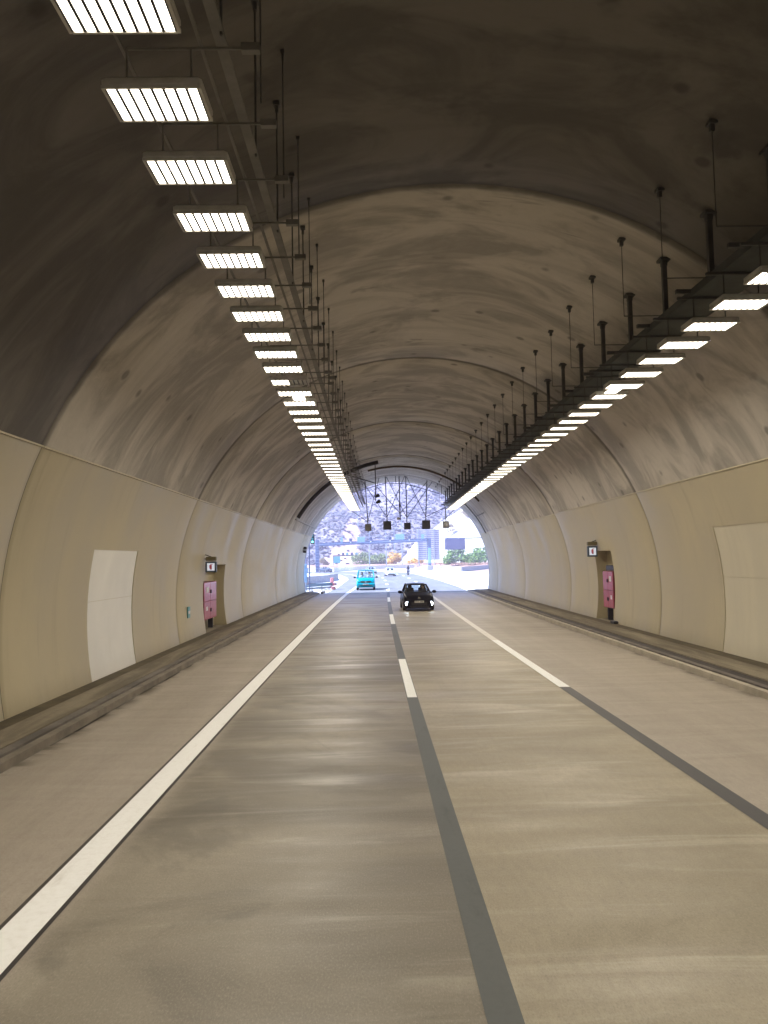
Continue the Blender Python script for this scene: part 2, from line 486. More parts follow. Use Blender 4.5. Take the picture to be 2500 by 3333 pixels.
# painted wall linings with niches
OPEN = {-1: [(18.0, 21.3, WALK_Z, 3.23, 'panel'), (29.9, 33.9, WALK_Z, 2.80, 'niche')],
        1: [(17.9, 21.2, WALK_Z, 3.62, 'panel'), (31.0, 33.4, WALK_Z, 3.10, 'niche')]}
def wall(side, y0, y1):
    ops = [o for o in OPEN[side] if y0 < o[0] < y1]
    if ops and ops[0][4] == 'niche' and ops[0][1] > y1: raise ValueError
    g = .008
    ys = sorted(set([y0 + g, y0 + .06, y1 - .06, y1 - g] + [y0 + (y1 - y0) * i / 8 for i in range(1, 8)] + [q for o in ops for q in (o[0], o[1])]))
    zs = sorted(set([WALK_Z - .05, WALK_Z] + [WALK_Z + (JOINT_Z - WALK_Z) * i / 14 for i in range(1, 15)] + [o[3] for o in ops]))
    b = MB(); idx = {}; V = []
    def vid(i, j):
        if (i, j) not in idx:
            idx[(i, j)] = len(V)
            dx = side * (.016 if i in (0, len(ys) - 1) else 0)
            V.append(W(arch_x(zs[j], side) + dx, ys[i], zs[j]))
        return idx[(i, j)]
    F = []
    for i in range(len(ys) - 1):
        for j in range(len(zs) - 1):
            ym, zm = (ys[i] + ys[i + 1]) / 2, (zs[j] + zs[j + 1]) / 2
            if any(o[0] < ym < o[1] and zm < o[3] for o in ops): continue
            F.append((vid(i, j), vid(i + 1, j), vid(i + 1, j + 1), vid(i, j + 1)))
    b.add(V, F, 0, True)
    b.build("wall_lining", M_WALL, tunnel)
    # small ledge where the paint stops
    b = MB(); xx = arch_x(JOINT_Z, side)
    b.loft([[W(xx + side * .0, y, JOINT_Z + .0), W(xx - side * .02, y, JOINT_Z + .004), W(xx - side * .02, y, JOINT_Z - .03), W(xx + side * .012, y, JOINT_Z - .03)]
            for y in [y0 + g + (y1 - y0 - 2 * g) * i / 6 for i in range(7)]], True, True)
    b.build("wall_ledge", M_WALL, tunnel)
    for (ya, yb, za, zt, kind) in ops:
        if kind == 'panel':
            zm = za + (zt - za) * .60
            for (p, q) in ((za, zm - .003), (zm + .003, zt)):
                b = MB(); dep = .015; n = 6
                rr_ = []
                for y in (ya + .01, yb - .01):
                    rr_.append([W(arch_x(p + (q - p) * j / n, side) + side * dep, y, p + (q - p) * j / n) for j in range(n + 1)])
                b.loft(rr_, False, False, 0, True)
                b.build("infill_panel", M_PANEL if side < 0 else M_PANELR, tunnel)
            b = MB(); n = 8
            for y in (ya, yb):
                b.loft([[W(arch_x(za + (zt - za) * j / n, side) + side * dd, y, za + (zt - za) * j / n) for j in range(n + 1)] for dd in (0, .06)], False, False)
            b.loft([[W(arch_x(zt, side) + side * dd, y, zt) for y in (ya, yb)] for dd in (0, .06)], False, False)
            b.loft([[W(arch_x(za + (zt - za) * j / n, side) + side * .06, y, za + (zt - za) * j / n) for j in range(n + 1)] for y in (ya, yb)], False, False)
            b.build("panel_reveal", M_NICHE, tunnel)
        else:
            xb = max(abs(arch_x(z, side) - CX) for z in (za, CZ, zt)) + .42
            xb = CX + side * xb; n = 8
            b = MB()
            for y in (ya, yb):
                zz = [za + (zt - za) * j / n for j in range(n + 1)]
                b.loft([[W(arch_x(z, side), y, z) for z in zz], [W(xb, y, z) for z in zz]], False, False)
            b.loft([[W(xb, y, z) for z in (za - .02, zt)] for y in (ya, yb)], False, False)
            b.loft([[W(arch_x(zt, side), y, zt), W(xb, y, zt)] for y in (ya, yb)], False, False)
            b.build("niche_lining", M_NICHE, tunnel)
            b = MB()
            b.loft([[W(arch_x(za, side) - side * .0, y, za + .003), W(xb, y, za + .003)] for y in (ya, yb)], False, False)
            b.build("niche_floor", M_WALK, tunnel)
for side in (-1, 1):
    for i in range(len(rings_y) - 1): wall(side, rings_y[i], rings_y[i + 1])

# ------------------------------------------------------------------ pavement in the tunnel
YS = [rings_y[0] + (PORTAL - rings_y[0]) * i / 40 for i in range(41)]
def strip(name, s0, s1, z, mat, parent=None, ys=None, thick=0.0):
    b = MB(); ys = ys or YS
    if thick:
        b.loft([[W(s0, y, z), W(s1, y, z), W(s1, y, z - thick), W(s0, y, z - thick)] for y in ys], True, True)
    else:
        b.loft([[W(s0, y, z), W(s1, y, z)] for y in ys], False, False)
    return b.build(name, mat, parent)
KL, KR = -5.2, 7.72
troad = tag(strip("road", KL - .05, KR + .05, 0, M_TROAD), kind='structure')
def span(a, b_, n=None):
    n = n or max(2, int((b_ - a) / 2) + 1)
    return [a + (b_ - a) * i / n for i in range(n + 1)]
LX, CXL, RXL = -2.80, .79, 4.20
full = span(-20, PORTAL + 1.0, 44)
strip("edge_line", LX - .17, LX + .15, .008, M_WHITE, troad, full)
strip("black_border", LX - .215, LX + .19, .004, M_BLACKLINE, troad, full)
strip("dark_strip", CXL - .115, CXL + .115, .004, M_STRIP, troad, full)
for k in range(-1, 4):
    y0 = 16.2 + 18.4 * k
    strip("lane_dash", CXL - .10, CXL + .10, .008, M_WHITE, troad, span(y0, y0 + 6.2, 4))
strip("dark_strip", RXL - .12, RXL + .12, .004, M_STRIP_BLUE, troad, span(-10, 17.1, 12))
strip("edge_line", RXL - .12, RXL + .12, .008, M_WHITE, troad, span(17.1, 27, 6))
strip("edge_line", RXL - .12, RXL + .12, .008, M_WHITE_WORN, troad, span(27, PORTAL + .6, 20))
# transverse expansion joints
for y in (31.5, 43.5, 55.2):
    b = MB(); b.loft([[W(s, y, .004), W(s, y + .05, .004)] for s in (KL, 0, KR)], False, False); b.build("expansion_joint", M_GUT, troad)

lw = tag(strip("sidewalk", arch_x(WALK_Z, -1) - .05, KL - .34, WALK_Z, M_WALK, thick=.3), kind='structure')
strip("kerb_stone", KL - .16, KL, WALK_Z - .05, M_KERBL, lw, thick=.3)
strip("kerb_gutter", KL - .338, KL - .162, WALK_Z - .012, M_GUT, lw, thick=.2)
strip("dark_band", arch_x(WALK_Z, -1) + .0, arch_x(WALK_Z, -1) + .34, WALK_Z + .006, M_WALKFOOT, lw)
b = MB()
for i in range(60):
    y = random.uniform(4, 45); w_ = random.uniform(.015, .06)
    b.loft([[W(KL + .02 , yy, .005), W(KL + .02 + w_, yy, .005)] for yy in span(y, y + random.uniform(.4, 1.6), 2)], False, False)
tag(b.build("gutter_grit", M_GUT, lw), kind='stuff')
rw = tag(strip("sidewalk", KR + .64, arch_x(WALK_Z, 1) + .05, WALK_Z, M_WALK, thick=.3), kind='structure')
strip("kerb_stone", KR, KR + .15, WALK_Z - .04, M_KERB, rw, thick=.3)
strip("kerb_slot", KR + .152, KR + .20, WALK_Z - .10, M_KERBD, rw, thick=.2)
strip("kerb_top", KR + .202, KR + .36, WALK_Z - .02, M_GUT, rw, thick=.3)
strip("drain_channel", KR + .362, KR + .638, WALK_Z - .03, M_KERBD, rw, thick=.3)
strip("dark_band", arch_x(WALK_Z, 1) - .42, arch_x(WALK_Z, 1), WALK_Z + .006, M_WALKFOOT, rw)

# ------------------------------------------------------------------ luminaires and their rails
LZ, LSTEP = 6.87, 1.165
hm = MB(); hm.bbox((0, 0, .052), (.84, .50, .08), .02)
for sx in (-.405, .405): hm.box((sx, 0, .0), (.025, .50, .03))
for sy in (-.245, .245): hm.box((0, sy, .0), (.785, .02, .03))
HOUSE = hm.mesh("housing", M_HOUSING)
sm_ = MB(); sm_.box((0, 0, 0), (.074, .45, .016)); STRIPM = sm_.mesh("lens_strip", M_LENS)
am = MB()
for q in range(8): am.box(((q - 3.5) * .0975, 0, 0), (.076, .45, .016))
ALLM = am.mesh("lens_grid", M_LENS)
hf = MB(); hf.bbox((0, 0, .052), (.38, .40, .08), .02); LOUV = MB()
for q in range(9): LOUV.box(((q - 4) * .0975, 0, 0), (.0235, .46, .024))
LOUVM = LOUV.mesh("louvre", M_DARK)
LAMPL = bpy.data.lights.new("lamp_light", 'SPOT'); LAMPL.spot_size = R(178); LAMPL.spot_blend = 1.0; LAMPL.shadow_soft_size = .24
LAMPL.energy = LAMP_WATTS * 4; LAMPL.color = (1.0, .815, .545)
LAMPH = LAMPL.copy(); LAMPH.energy = LAMP_WATTS * 1.7
HALF = hf.mesh("housing", M_HOUSING)
ORD = ["nearest", "second", "third", "fourth", "fifth", "sixth", "seventh", "eighth", "ninth", "tenth", "eleventh", "twelfth"]
def lamp(x, y, side, label, group, near, half=0):
    t = thing("ceiling_lamp", label, "tunnel light", W(x, y, LZ), 0, group)
    share("housing", HOUSE if half != 2 else HALF, t)
    if near or half:
        for q in range(8):
            if (half == 1 and q > 3) or (half == 2 and q > 2): continue
            ox = (q - 3.5) * .0975 + (.244 if half == 2 else 0)
            share("lens_strip", STRIPM, t, (ox, 0, .002))
    else:
        share("lens_grid", ALLM, t, (0, 0, .002))
    if half != 2: share("louvre", LOUVM, t, (0, 0, -.002))
    lo = bpy.data.objects.new("lamp_light", LAMPH if half else LAMPL); COL.objects.link(lo); lo.parent = t
    lo.location = (-.19 if half == 1 else 0, 0, -.05)
    share("cross_arm", ARM[side], t)
    return t
ARM = {}
for side in (-1, 1):
    a = MB()
    for q in (-.28, .28): a.box((q, 0, .29), (.016, .016, .42))
    a.box((.30, 0, .50), (1.15, .02, .02)) if side < 0 else a.box((-.06, 0, .50), (1.0, .045, .04))
    if side < 0: a.box((.80, 0, .50), (.16, .07, .07))
    ARM[side] = a.mesh("cross_arm", M_STEEL_GLARE if side < 0 else M_STEEL)
for side, x0, word, first in ((-1, -1.78, "left", -1), (1, 6.01, "right", 4)):
    cnt = 0
    off = 6.5 if side < 0 else 6.18
    for n in range(-14, 48 if side < 0 else 49):
        y = off + LSTEP * n
        half = 1 if (side < 0 and n == 9) else 0
        if n < first:
            lab = "louvred bright strip lamp of the %s ceiling row, out of sight overhead" % word
            grp = "ceiling lamps overhead, %s row" % word
        elif half:
            lab, grp = "half-lit lamp of the left ceiling row, only its left strips glowing", "ceiling lamps of the left row"; cnt += 1
        elif cnt < 10:
            lab, grp = "%s bright louvred strip lamp of the %s ceiling row" % (ORD[cnt], word), "ceiling lamps of the %s row" % word; cnt += 1
        else:
            lab, grp = "small distant louvred lamp in the far run of the %s ceiling row" % word, "ceiling lamps of the %s row" % word
        lamp(x0, y, side, lab, grp, -2 <= n < 16, half)
lamp(-1.74, 18.72, -1, "small half-width lamp squeezed between two full lamps of left row", None, True, 2)
lamp(5.92, 18.38, 1, "small half-width lamp squeezed between two full lamps of right row", None, True, 2)

def rods(parent, x, ys, r, z0, cap, square=False):
    for y in ys:
        zt = ceil_z(x) - .01
        m_ = MB()
        if square: m_.box((0, 0, (z0 + zt) / 2), (r * 2, r * 2, zt - z0))
        else: m_.tube((0, 0, z0), (0, 0, zt), r, 6)
        m_.box((0, 0, zt - .03), (cap, cap * 1.1, .05))
        m_.box((0, 0, zt - .09), (cap * .5, cap * .5, .12))
        o = m_.build("hanger_rod", M_STEEL, parent); o.location = W(x, y, 0)
lt = thing("lighting_rail", "slim dark steel rail with hanger rods carrying the left lamp row", "lighting rail")
for xx in (-2.12, -1.42): strip("rail", xx - .015, xx + .015, LZ + .56, M_STEEL_GLARE, lt, span(-12, 66, 40), .03)
strip("cable_duct", -1.30, -1.20, LZ + .62, M_STEEL_GLARE, lt, span(-12, 66, 40), .04)
rods(lt, -1.22, [2.4 + 2.0 * i for i in range(32)], .013, LZ + .55, .09)
rods(lt, -1.02, [3.4 + 2.0 * i for i in range(31)], .009, LZ + .55, .05)
rt = thing("cable_tray", "wide green-grey cable tray hung on posts above the right lamp row", "cable tray")
strip("tray_bottom", 5.72, 6.44, LZ + .54, M_TRAY, rt, span(-12, 66, 40), .02)
strip("tray_flange", 5.69, 5.718, LZ + .66, M_TRAY, rt, span(-12, 66, 40), .14)
strip("tray_flange", 6.442, 6.47, LZ + .66, M_TRAY, rt, span(-12, 66, 40), .14)
rods(rt, 5.75, [4.47 + 2.0 * i for i in range(31)], .042, LZ + .66, .20, True)
rods(rt, 4.95, [4.5 + 2.0 * i for i in range(31)], .007, LZ + .62, .12)
for i in range(31):
    MB().tube(W(4.95, 4.5 + 2.0 * i, LZ + .62), W(5.69, 4.5 + 2.0 * i, LZ + .62), .010, 6).build("stay_wire", M_STEEL, rt)
    MB().box(W(5.57, 5.2 + 2.0 * i, LZ + .63), (.26, .07, .07)).build("side_bracket", M_STEEL, rt)

# ------------------------------------------------------------------ hoses and conduits on the vault
def arc_pts(y, x0, x1, inset, n=18):
    a0 = math.acos((x0 - CX) / RAD); a1 = math.acos((x1 - CX) / RAD); rr = RAD - inset
    return [W(CX + rr * math.cos(a0 + (a1 - a0) * i / n), y, CZ + rr * math.sin(a0 + (a1 - a0) * i / n)) for i in range(n + 1)]
def on_arch(x): return x
h = thing("ventilation_hose", "thick black hose curving across the vault behind the left lamps", "hose")
MB().path(arc_pts(52.0, -5.4, .18, .16), .13, 10).build("hose", M_BLACK, h)
b = MB()
for q in range(1, 18, 3):
    p = arc_pts(52.0, -5.4, .18, .08)[q]; b.box(p, (.06, .1, .1))
b.build("clip", M_STEEL, h)
h = thing("conduit", "brown conduit band curving over the vault near the portal", "conduit")
MB().path(arc_pts(56.3, -.6, 7.6, .06), .07, 8).build("pipe", M_BROWN, h)
h = thing("wall_conduit", "pale conduit running along the left vault edge to the portal", "conduit")
MB().path([W(CX - (RAD - .06) * math.cos(.53), y, CZ + (RAD - .06) * math.sin(.53)) for y in span(52.2, 67.3, 6)], .05, 8).build("pipe", simple("pale_conduit", (.4, .39, .38), .6), h)
h = thing("right_conduit", "dark thin conduit running up the right side of the portal vault", "conduit")
MB().path(arc_pts(63.6, 6.6, 9.0, .05), .04, 6).path([W(CX + (RAD - .05) * math.cos(.62), y, CZ + (RAD - .05) * math.sin(.62)) for y in span(58.5, 63.6, 4)], .035, 6).build("pipe", M_STEEL, h)

# lane signals on their braces (seen from behind)
SY = 63.0
def bar(m_, a, b_, r): m_.tube(W(a[0], SY + a[2], a[1]), W(b_[0], SY + b_[2], b_[1]), r, 6)
frame = thing("signal_tie_frame", "thin dark tie bars strung across the vault between signal posts", "bracing frame")
tp = [(-2.0, 8.44, 0), (-.81, 8.76, 0), (.69, 9.19, 0), (2.34, 9.09, 0), (3.92, 8.63, 0), (5.3, 8.18, 0)]
for i in range(len(tp) - 1):
    m_ = MB(); bar(m_, tp[i], tp[i + 1], .028); m_.build("tie_bar", M_STEEL, frame)
for tx in (-2.0, 5.3, 1.55):
    m_ = MB(); bar(m_, (tx, 8.44 if tx < 0 else (8.18 if tx > 3 else 9.14), 0), (tx, ceil_z(tx) - .01, .2), .028); m_.build("tie_hanger", M_STEEL, frame)
SIG = [("leftmost grey-backed lane signal box hanging in front of the hillside", -1.04, -.51, 5.25, 5.84, (-.80, 6.02), [(-.97, None), (.19, None), (-2.2, 7.0)], M_SIGNALBACK2),
       ("larger black-backed lane signal box, second from the left", .46, 1.12, 5.34, 6.05, (.78, 6.36), [(.70, None), (-1.14, None), (2.30, None)], M_SIGNALBACK),
       ("smaller black-backed lane signal box at the centre of the signal row", 2.17, 2.71, 5.33, 5.89, (2.41, 6.30), [(2.38, None), (.79, None), (4.54, None)], M_SIGNALBACK),
       ("larger dark lane signal box, second from the right", 3.65, 4.32, 5.33, 6.06, (3.97, 6.35), [(4.13, None), (2.45, None), (5.9, 7.25)], M_SIGNALBACK),
       ("rightmost brownish lane signal box under the end of right lamp row", 5.36, 5.88, 5.40, 5.97, (5.62, 6.25), [(5.58, 7.15), (7.1, None)], M_SIGNALBACK2)]
for i, (lab, xa, xb, za, zb, jt, tops, mt) in enumerate(SIG):
    t = thing("lane_signal", lab, "lane signal", group="lane signals hung before the portal")
    m_ = MB(); m_.bbox(W((xa + xb) / 2, SY, (za + zb) / 2), (xb - xa, .20, zb - za), .02); m_.build("signal_box", mt, t)
    m_ = MB(); m_.box(W((xa + xb) / 2, SY - .105, (za + zb) / 2), (xb - xa - .10, .012, zb - za - .1)); m_.build("back_cover", M_SIGNALBACK if mt is M_SIGNALBACK else simple("back_cover_grey", (.12, .115, .105), .5), t)
    m_ = MB(); bar(m_, (jt[0], zb - .01, 0), (jt[0], jt[1], 0), .05); m_.build("stem", M_STEEL, t)
    for q, (bx, bz) in enumerate(tops):
        m_ = MB(); bar(m_, (jt[0], jt[1], 0), (bx, (ceil_z(bx) - .01) if bz is None else bz, 0.0 if q == 0 else (.25 if q == 1 else -.2)), .045 if q == 0 else .028)
        m_.build("post" if q == 0 else "brace", M_STEEL, t)
    if i == 0:
        m_ = MB(); m_.tube(W(-.78, SY, za - .12), W(-.78, SY, za), .04, 8); m_.build("sensor", M_DARK, t)
t = thing("camera_mast", "dark camera mast with pale dome hanging between the lane signals", "camera")
m_ = MB(); bar(m_, (1.87, 6.13, .3), (1.84, ceil_z(1.84) - .01, .3), .05); m_.build("post", M_STEEL, t)
for bx in (0.0, 4.19):
    m_ = MB(); bar(m_, (1.87, 6.68, .3), (bx, ceil_z(bx) - .01 if bx else 8.9, .3), .028); m_.build("brace", M_STEEL, t)
m_ = MB(); m_.bbox(W(1.85, SY + .3, 7.35), (.16, .16, .34), .03); m_.build("junction_box", M_DARK, t)
m_ = MB(); m_.ball(W(1.70, SY + .3, 6.26), .13); m_.build("dome", simple("dome_white", (.75, .74, .76), .3), t)
t = thing("loudspeaker_rod", "black vertical rod with two small horn units below the hose end", "loudspeaker")
MB().tube(W(0, 52, 6.95), W(0, 52, 9.55), .035, 8).build("rod", M_STEEL, t)
MB().tube(W(-.05, 52, 8.1), W(-2.1, 52, 8.75), .035, 8).build("brace", M_STEEL, t)
for (px, pz) in ((.10, 7.19), (.16, 6.79)):
    m_ = MB(); m_.tube(W(px - .12, 51.95, pz - .06), W(px + .10, 51.8, pz + .06), .06, 10, .14); m_.build("horn", M_BLACK, t)

# ------------------------------------------------------------------ fire niches
def cabinet(name, label, side, y0, y1, z0, z1, xf, depth):
    t = thing(name, label, "fire cabinet", W(xf, y0, WALK_Z))
    L = y1 - y0; s = side; H0 = z0 - WALK_Z; H1 = z1 - WALK_Z
    m_ = MB(); m_.bbox((s * depth / 2, L / 2, (H0 + H1) / 2), (depth, L, H1 - H0), .02); m_.build("cabinet_body", M_REDD, t)
    zm = H0 + (H1 - H0) * .48
    for (a, b_) in ((H0 + .02, zm - .01), (zm + .01, H1 - .02)):
        for (p, q) in ((.02, L * .5 - .01), (L * .5 + .01, L - .02)):
            dm = MB(); dm.bbox((-s * .018, (p + q) / 2, (a + b_) / 2), (.03, q - p, b_ - a), .01); dd = dm.build("door", M_RED, t)
            hm_ = MB(); hm_.box((-s * .045, (q if p < .1 else p) + (-.06 if p < .1 else .06), (a + b_) / 2), (.03, .03, .14)); hm_.build("handle", M_DARK, dd)
    m_ = MB(); m_.box((-s * .037, L * .26, zm + (H1 - zm) * .6), (.006, L * .2, .22)); m_.box((-s * .037, L * .2, H0 + (zm - H0) * .62), (.006, L * .14, .16)); m_.build("notice", M_LABEL, t)
    for yy in (.12, L - .12):
        m_ = MB(); m_.box((s * depth * .5, yy, H0 / 2), (depth * .5, .08, H0)); m_.build("leg", M_DARK, t)
    return t
def W0(s, y): return s + K * y * y
# left cabinet
cabinet("fire_cabinet", "glossy red fire hose cabinet on legs in the left wall niche", -1, 30.2, 32.6, .62, 2.12, -6.66, .4)
ct = cabinet("fire_cabinet", "red fire hose cabinet with dark top box in the right wall niche", 1, 31.25, 32.6, .72, 2.25, 9.74, .42)
m_ = MB(); m_.bbox((.22, .6, 2.20), (.36, 1.0, .22), .02); m_.build("top_box", M_DARK, ct)

def ext_sign(label, side, x, y, z, w_, h_):
    t = thing("extinguisher_sign", label, "sign", W(x, y, z))
    MB().bbox((0, 0, 0), (w_, .16, h_), .02).build("sign_box", M_BLUEFRAME, t)
    MB().box((0, -.083, 0), (w_ * .68, .01, h_ * .68)).build("sign_face", emitter("lit_sign_face", (.9, .93, 1.0), .12), t)
    m_ = MB()
    m_.box((0, -.091, -.03 * h_), (w_ * .16, .006, h_ * .40)); m_.box((0, -.091, h_ * .20), (w_ * .07, .006, h_ * .08)); m_.box((w_ * .09, -.091, h_ * .24), (w_ * .18, .006, h_ * .04)); m_.box((-w_ * .12, -.091, h_ * .02), (w_ * .04, .006, h_ * .3))
    m_.build("extinguisher_symbol", M_SIGNRED, t)
    m_ = MB(); m_.bbox((0, .0, h_ * .5 + .10), (w_ * .95, .2, .16), .02); m_.build("head_box", M_OLIVE, t)
    m_ = MB(); m_.tube((0, .05, h_ * .5 + .17), (side * .45, .05, h_ * .5 + .34), .02, 6); m_.tube((side * .1, .05, h_ * .5 + .1), (side * .5, .05, h_ * .5 + .1), .02, 6); m_.build("bracket", M_STEEL, t)
    return t
ext_sign("square fire extinguisher sign on bracket above the left niche", -1, -6.22, 29.6, 2.72, .42, .42)
ext_sign("square fire extinguisher sign on bracket above the right niche", 1, 9.28, 32.6, 3.08, .42, .46)
t = thing("reflector_plate", "small teal reflective plate on the left wall before the niche", "reflector", W(arch_x(1.14, -1) + .03, 27.5, 1.14))
MB().bbox((0, 0, 0), (.03, .36, .40), .01).build("plate", M_TEAL, t)
MB().box((.018, 0, 0), (.006, .26, .10)).build("mark", M_LABEL, t)
t = thing("floodlight", "black double floodlight on the left wall at the portal edge", "floodlight", W(arch_x(3.83, -1) + .16, 64.8, 3.83))
MB().bbox((0, 0, .14), (.28, .26, .24), .03).build("lamp_head", M_DARK, t)
MB().bbox((-.03, 0, -.14), (.26, .26, .22), .03).build("lamp_head", M_DARK, t)
t = thing("drain_stub", "small black drain stub at foot of the right wall by niche", "drain", W(arch_x(.25, 1) - .09, 30.6, WALK_Z))
MB().bbox((0, 0, .06), (.18, .5, .12), .03).build("stub", M_DARK, t)
#@@OUT
# ================================================================== outside the portal
def sheet(name, left, right, z, mat, parent=None, kind='structure'):
    b = MB(); b.loft([[(a[0], a[1], z), (c[0], c[1], z)] for a, c in zip(left, right)], False, False)
    o = b.build(name, mat, parent)
    if kind: o['kind'] = kind
    return o
gb = MB()
gb.add([(-300, PORTAL - .5, -.03), (300, PORTAL - .5, -.03), (300, 620, -.03), (-300, 620, -.03)], [(0, 1, 2, 3)])
tag(gb.build("ground", M_EARTH), kind='structure')
AL = [(-4.0, 67.45), (-3.5, 82), (-3.3, 117), (-3.85, 129), (-5.95, 155), (-9.45, 168), (-15, 180), (-30, 191), (-80, 202)]
AR = [(8.55, 67.45), (9.0, 78), (9.3, 102), (9.0, 146), (8.4, 164), (6.5, 180), (1, 196), (-20, 213), (-80, 226)]
out_road = sheet("road", AL, AR, .004, M_ASPH)
def smooth(pts, n=6):
    out = []
    for i in range(len(pts) - 1):
        p0, p1, p2, p3 = pts[max(i - 1, 0)], pts[i], pts[i + 1], pts[min(i + 2, len(pts) - 1)]
        for q in range(n):
            t = q / n
            out.append(tuple(.5 * (2 * p1[k] + (p2[k] - p0[k]) * t + (2 * p0[k] - 5 * p1[k] + 4 * p2[k] - p3[k]) * t * t + (3 * p1[k] - p0[k] - 3 * p2[k] + p3[k]) * t ** 3) for k in range(2)))
    return out + [pts[-1]]
def line2d(name, pts, w, z, mat, parent):
    P = []; b = MB()
    for i, p in enumerate(pts):
        a = Vector(pts[max(i - 1, 0)]); c = Vector(pts[min(i + 1, len(pts) - 1)]); t = (c - a).normalized(); nn = Vector((-t.y, t.x)) * w / 2
        P.append([(p[0] + nn.x, p[1] + nn.y, z), (p[0] - nn.x, p[1] - nn.y, z)])
    b.loft(P, False, False); return b.build(name, mat, parent)
M_WHITE_OUT = simple("sunlit_road_paint", (.78, .78, .76), .6, var=.06, scale=3)
line2d("edge_line", smooth([(-2.0, 68.6), (-1.56, 82), (-1.3, 100), (-1.55, 122), (-2.74, 144), (-4.2, 157), (-7.2, 169), (-13, 181), (-30, 193)]), .26, .01, M_WHITE_OUT, out_road)
cl = smooth([(1.66, 73), (1.92, 89), (2.08, 106), (2.03, 122), (1.6, 138), (.6, 154), (-1.6, 170), (-6.5, 184)], 4)
for i in range(0, len(cl) - 1, 4):
    line2d("lane_dash", cl[i:i + 2], .34, .01, M_WHITE_OUT, out_road)
cr_ = smooth([(5.4, 82), (5.83, 97), (5.94, 116), (5.96, 135), (5.5, 152), (4.2, 168), (1.5, 184)], 4)
for i in range(0, len(cr_) - 1, 4):
    line2d("lane_dash", cr_[i:i + 2], .34, .01, M_WHITE_OUT, out_road)
for y in (78.5, 92, 110, 130):
    b = MB(); b.box((2.7, y, .008), (12.2, .10, .004)); b.build("expansion_joint", M_GUT, out_road)
sheet("apron", [(-7.0, 67.45), (-7, 82), (-7, 98), (-8, 129), (-14, 155), (-24, 168), (-40, 180), (-80, 190)],
      [(-4.0, 67.45), (-3.5, 82), (-3.3, 117), (-3.85, 129), (-5.95, 155), (-9.45, 168), (-15, 180), (-30, 191)], .002, M_APRON)
sheet("apron", [(8.55, 67.45), (9.0, 78), (9.3, 102), (9.0, 146), (8.4, 164), (6.5, 180), (1, 196)],
      [(13.5, 67.45), (16.5, 78), (20, 102), (25, 146), (22, 170), (19.5, 206), (17, 262)], .002, M_APRON)
sheet("apron", [(1, 196), (-20, 213), (-80, 226)], [(17, 262), (-5, 214.5), (-40, 232)], .002, M_APRON)
# kerb run-outs just outside the left wall
for (x0, x1, y0, y1) in ((-5.6, -5.3, 67.6, 72), (-4.35, -4.15, 67.6, 71)):
    b = MB(); b.box(((x0 + x1) / 2, (y0 + y1) / 2, .08), (x1 - x0, y1 - y0, .16)); tag(b.build("kerb", M_GUT), kind='structure')

# --- concrete barriers
def barrier(label, pts, h, w, mat, z=0.0, cut=4.0):
    t = thing("concrete_barrier", label, "barrier", (pts[0][0], pts[0][1], z))
    o = Vector((pts[0][0], pts[0][1]))
    for i in range(len(pts) - 1):
        a = Vector(pts[i]) - o; c = Vector(pts[i + 1]) - o; u = (c - a); L = u.length; u.normalize(); n = Vector((-u.y, u.x))
        k = max(1, int(L / cut))
        for q in range(k):
            p = a + u * (L * q / k + .02); r_ = a + u * (L * (q + 1) / k - .02)
            prof = [(-w, 0), (-w, .12), (-w * .45, .3 * h), (-w * .3, h), (w * .3, h), (w * .45, .3 * h), (w, .12), (w, 0)]
            b = MB(); b.loft([[(e.x + n.x * s_, e.y + n.y * s_, zz) for s_, zz in prof] for e in (p, r_)], True, True)
            b.build("barrier_block", mat, t)
    return t
barrier("long white concrete barrier across the far side of the bend", [(-60, 216), (-30, 208), (-9.4, 203), (-5.1, 216), (-.6, 250), (15, 264)], 1.15, .3, M_APRON, 0, 8)
barrier("grey concrete barrier along the right edge of the sunlit apron", [(18.4, 205), (20.2, 170), (31, 206), (45, 222)], 1.05, .3, M_BARRIER_GREY, 0, 6)
barrier("low grey concrete wall behind the guardrail left of the road", [(-20, 93), (-8.0, 98), (-5.9, 106), (-4.9, 116)], .95, .25, M_BARRIER_GREY, 0, 5)
t = thing("parapet_rail", "thin white rail wall left of the motorcycle beyond the road", "wall", (2, 262, 0))
MB().box((7, 2, .7), (26, .4, .45)).build("parapet", M_APRON, t)
for q in range(6): MB().box((-5 + q * 4.8, 2, .25), (.5, .3, .5)).build("pier", M_APRON, t)
# --- earth verge
b = MB(); random.seed(3)
nx, ny = 40, 10; vs_ = []
for j in range(ny + 1):
    for i in range(nx + 1):
        x = -90 + 200 * i / nx; f = j / ny
        base = 268 if x < 16 else 212 + max(0, 30 - x) * 3.2
        y = base + (310 - base) * f
        z = 1.3 * min(1, f * 3.5) + (random.uniform(-.15, .25) if f > 0 else 0)
        vs_.append((x, y, z - .02))
b.add(vs_, [(j * (nx + 1) + i, j * (nx + 1) + i + 1, (j + 1) * (nx + 1) + i + 1, (j + 1) * (nx + 1) + i) for j in range(ny) for i in range(nx)], 0, True)
M_VERGE = simple("red_brown_verge", (.40, .25, .19), .95, var=.4, scale=.35)
tag(b.build("verge", M_VERGE), kind='structure')
b = MB(); b.ball((24.6, 146, -.1), 1.0, 14, 6, (3.2, 5.5, .45), 0, .12); tag(b.build("earth_mound", M_VERGE), kind='structure')

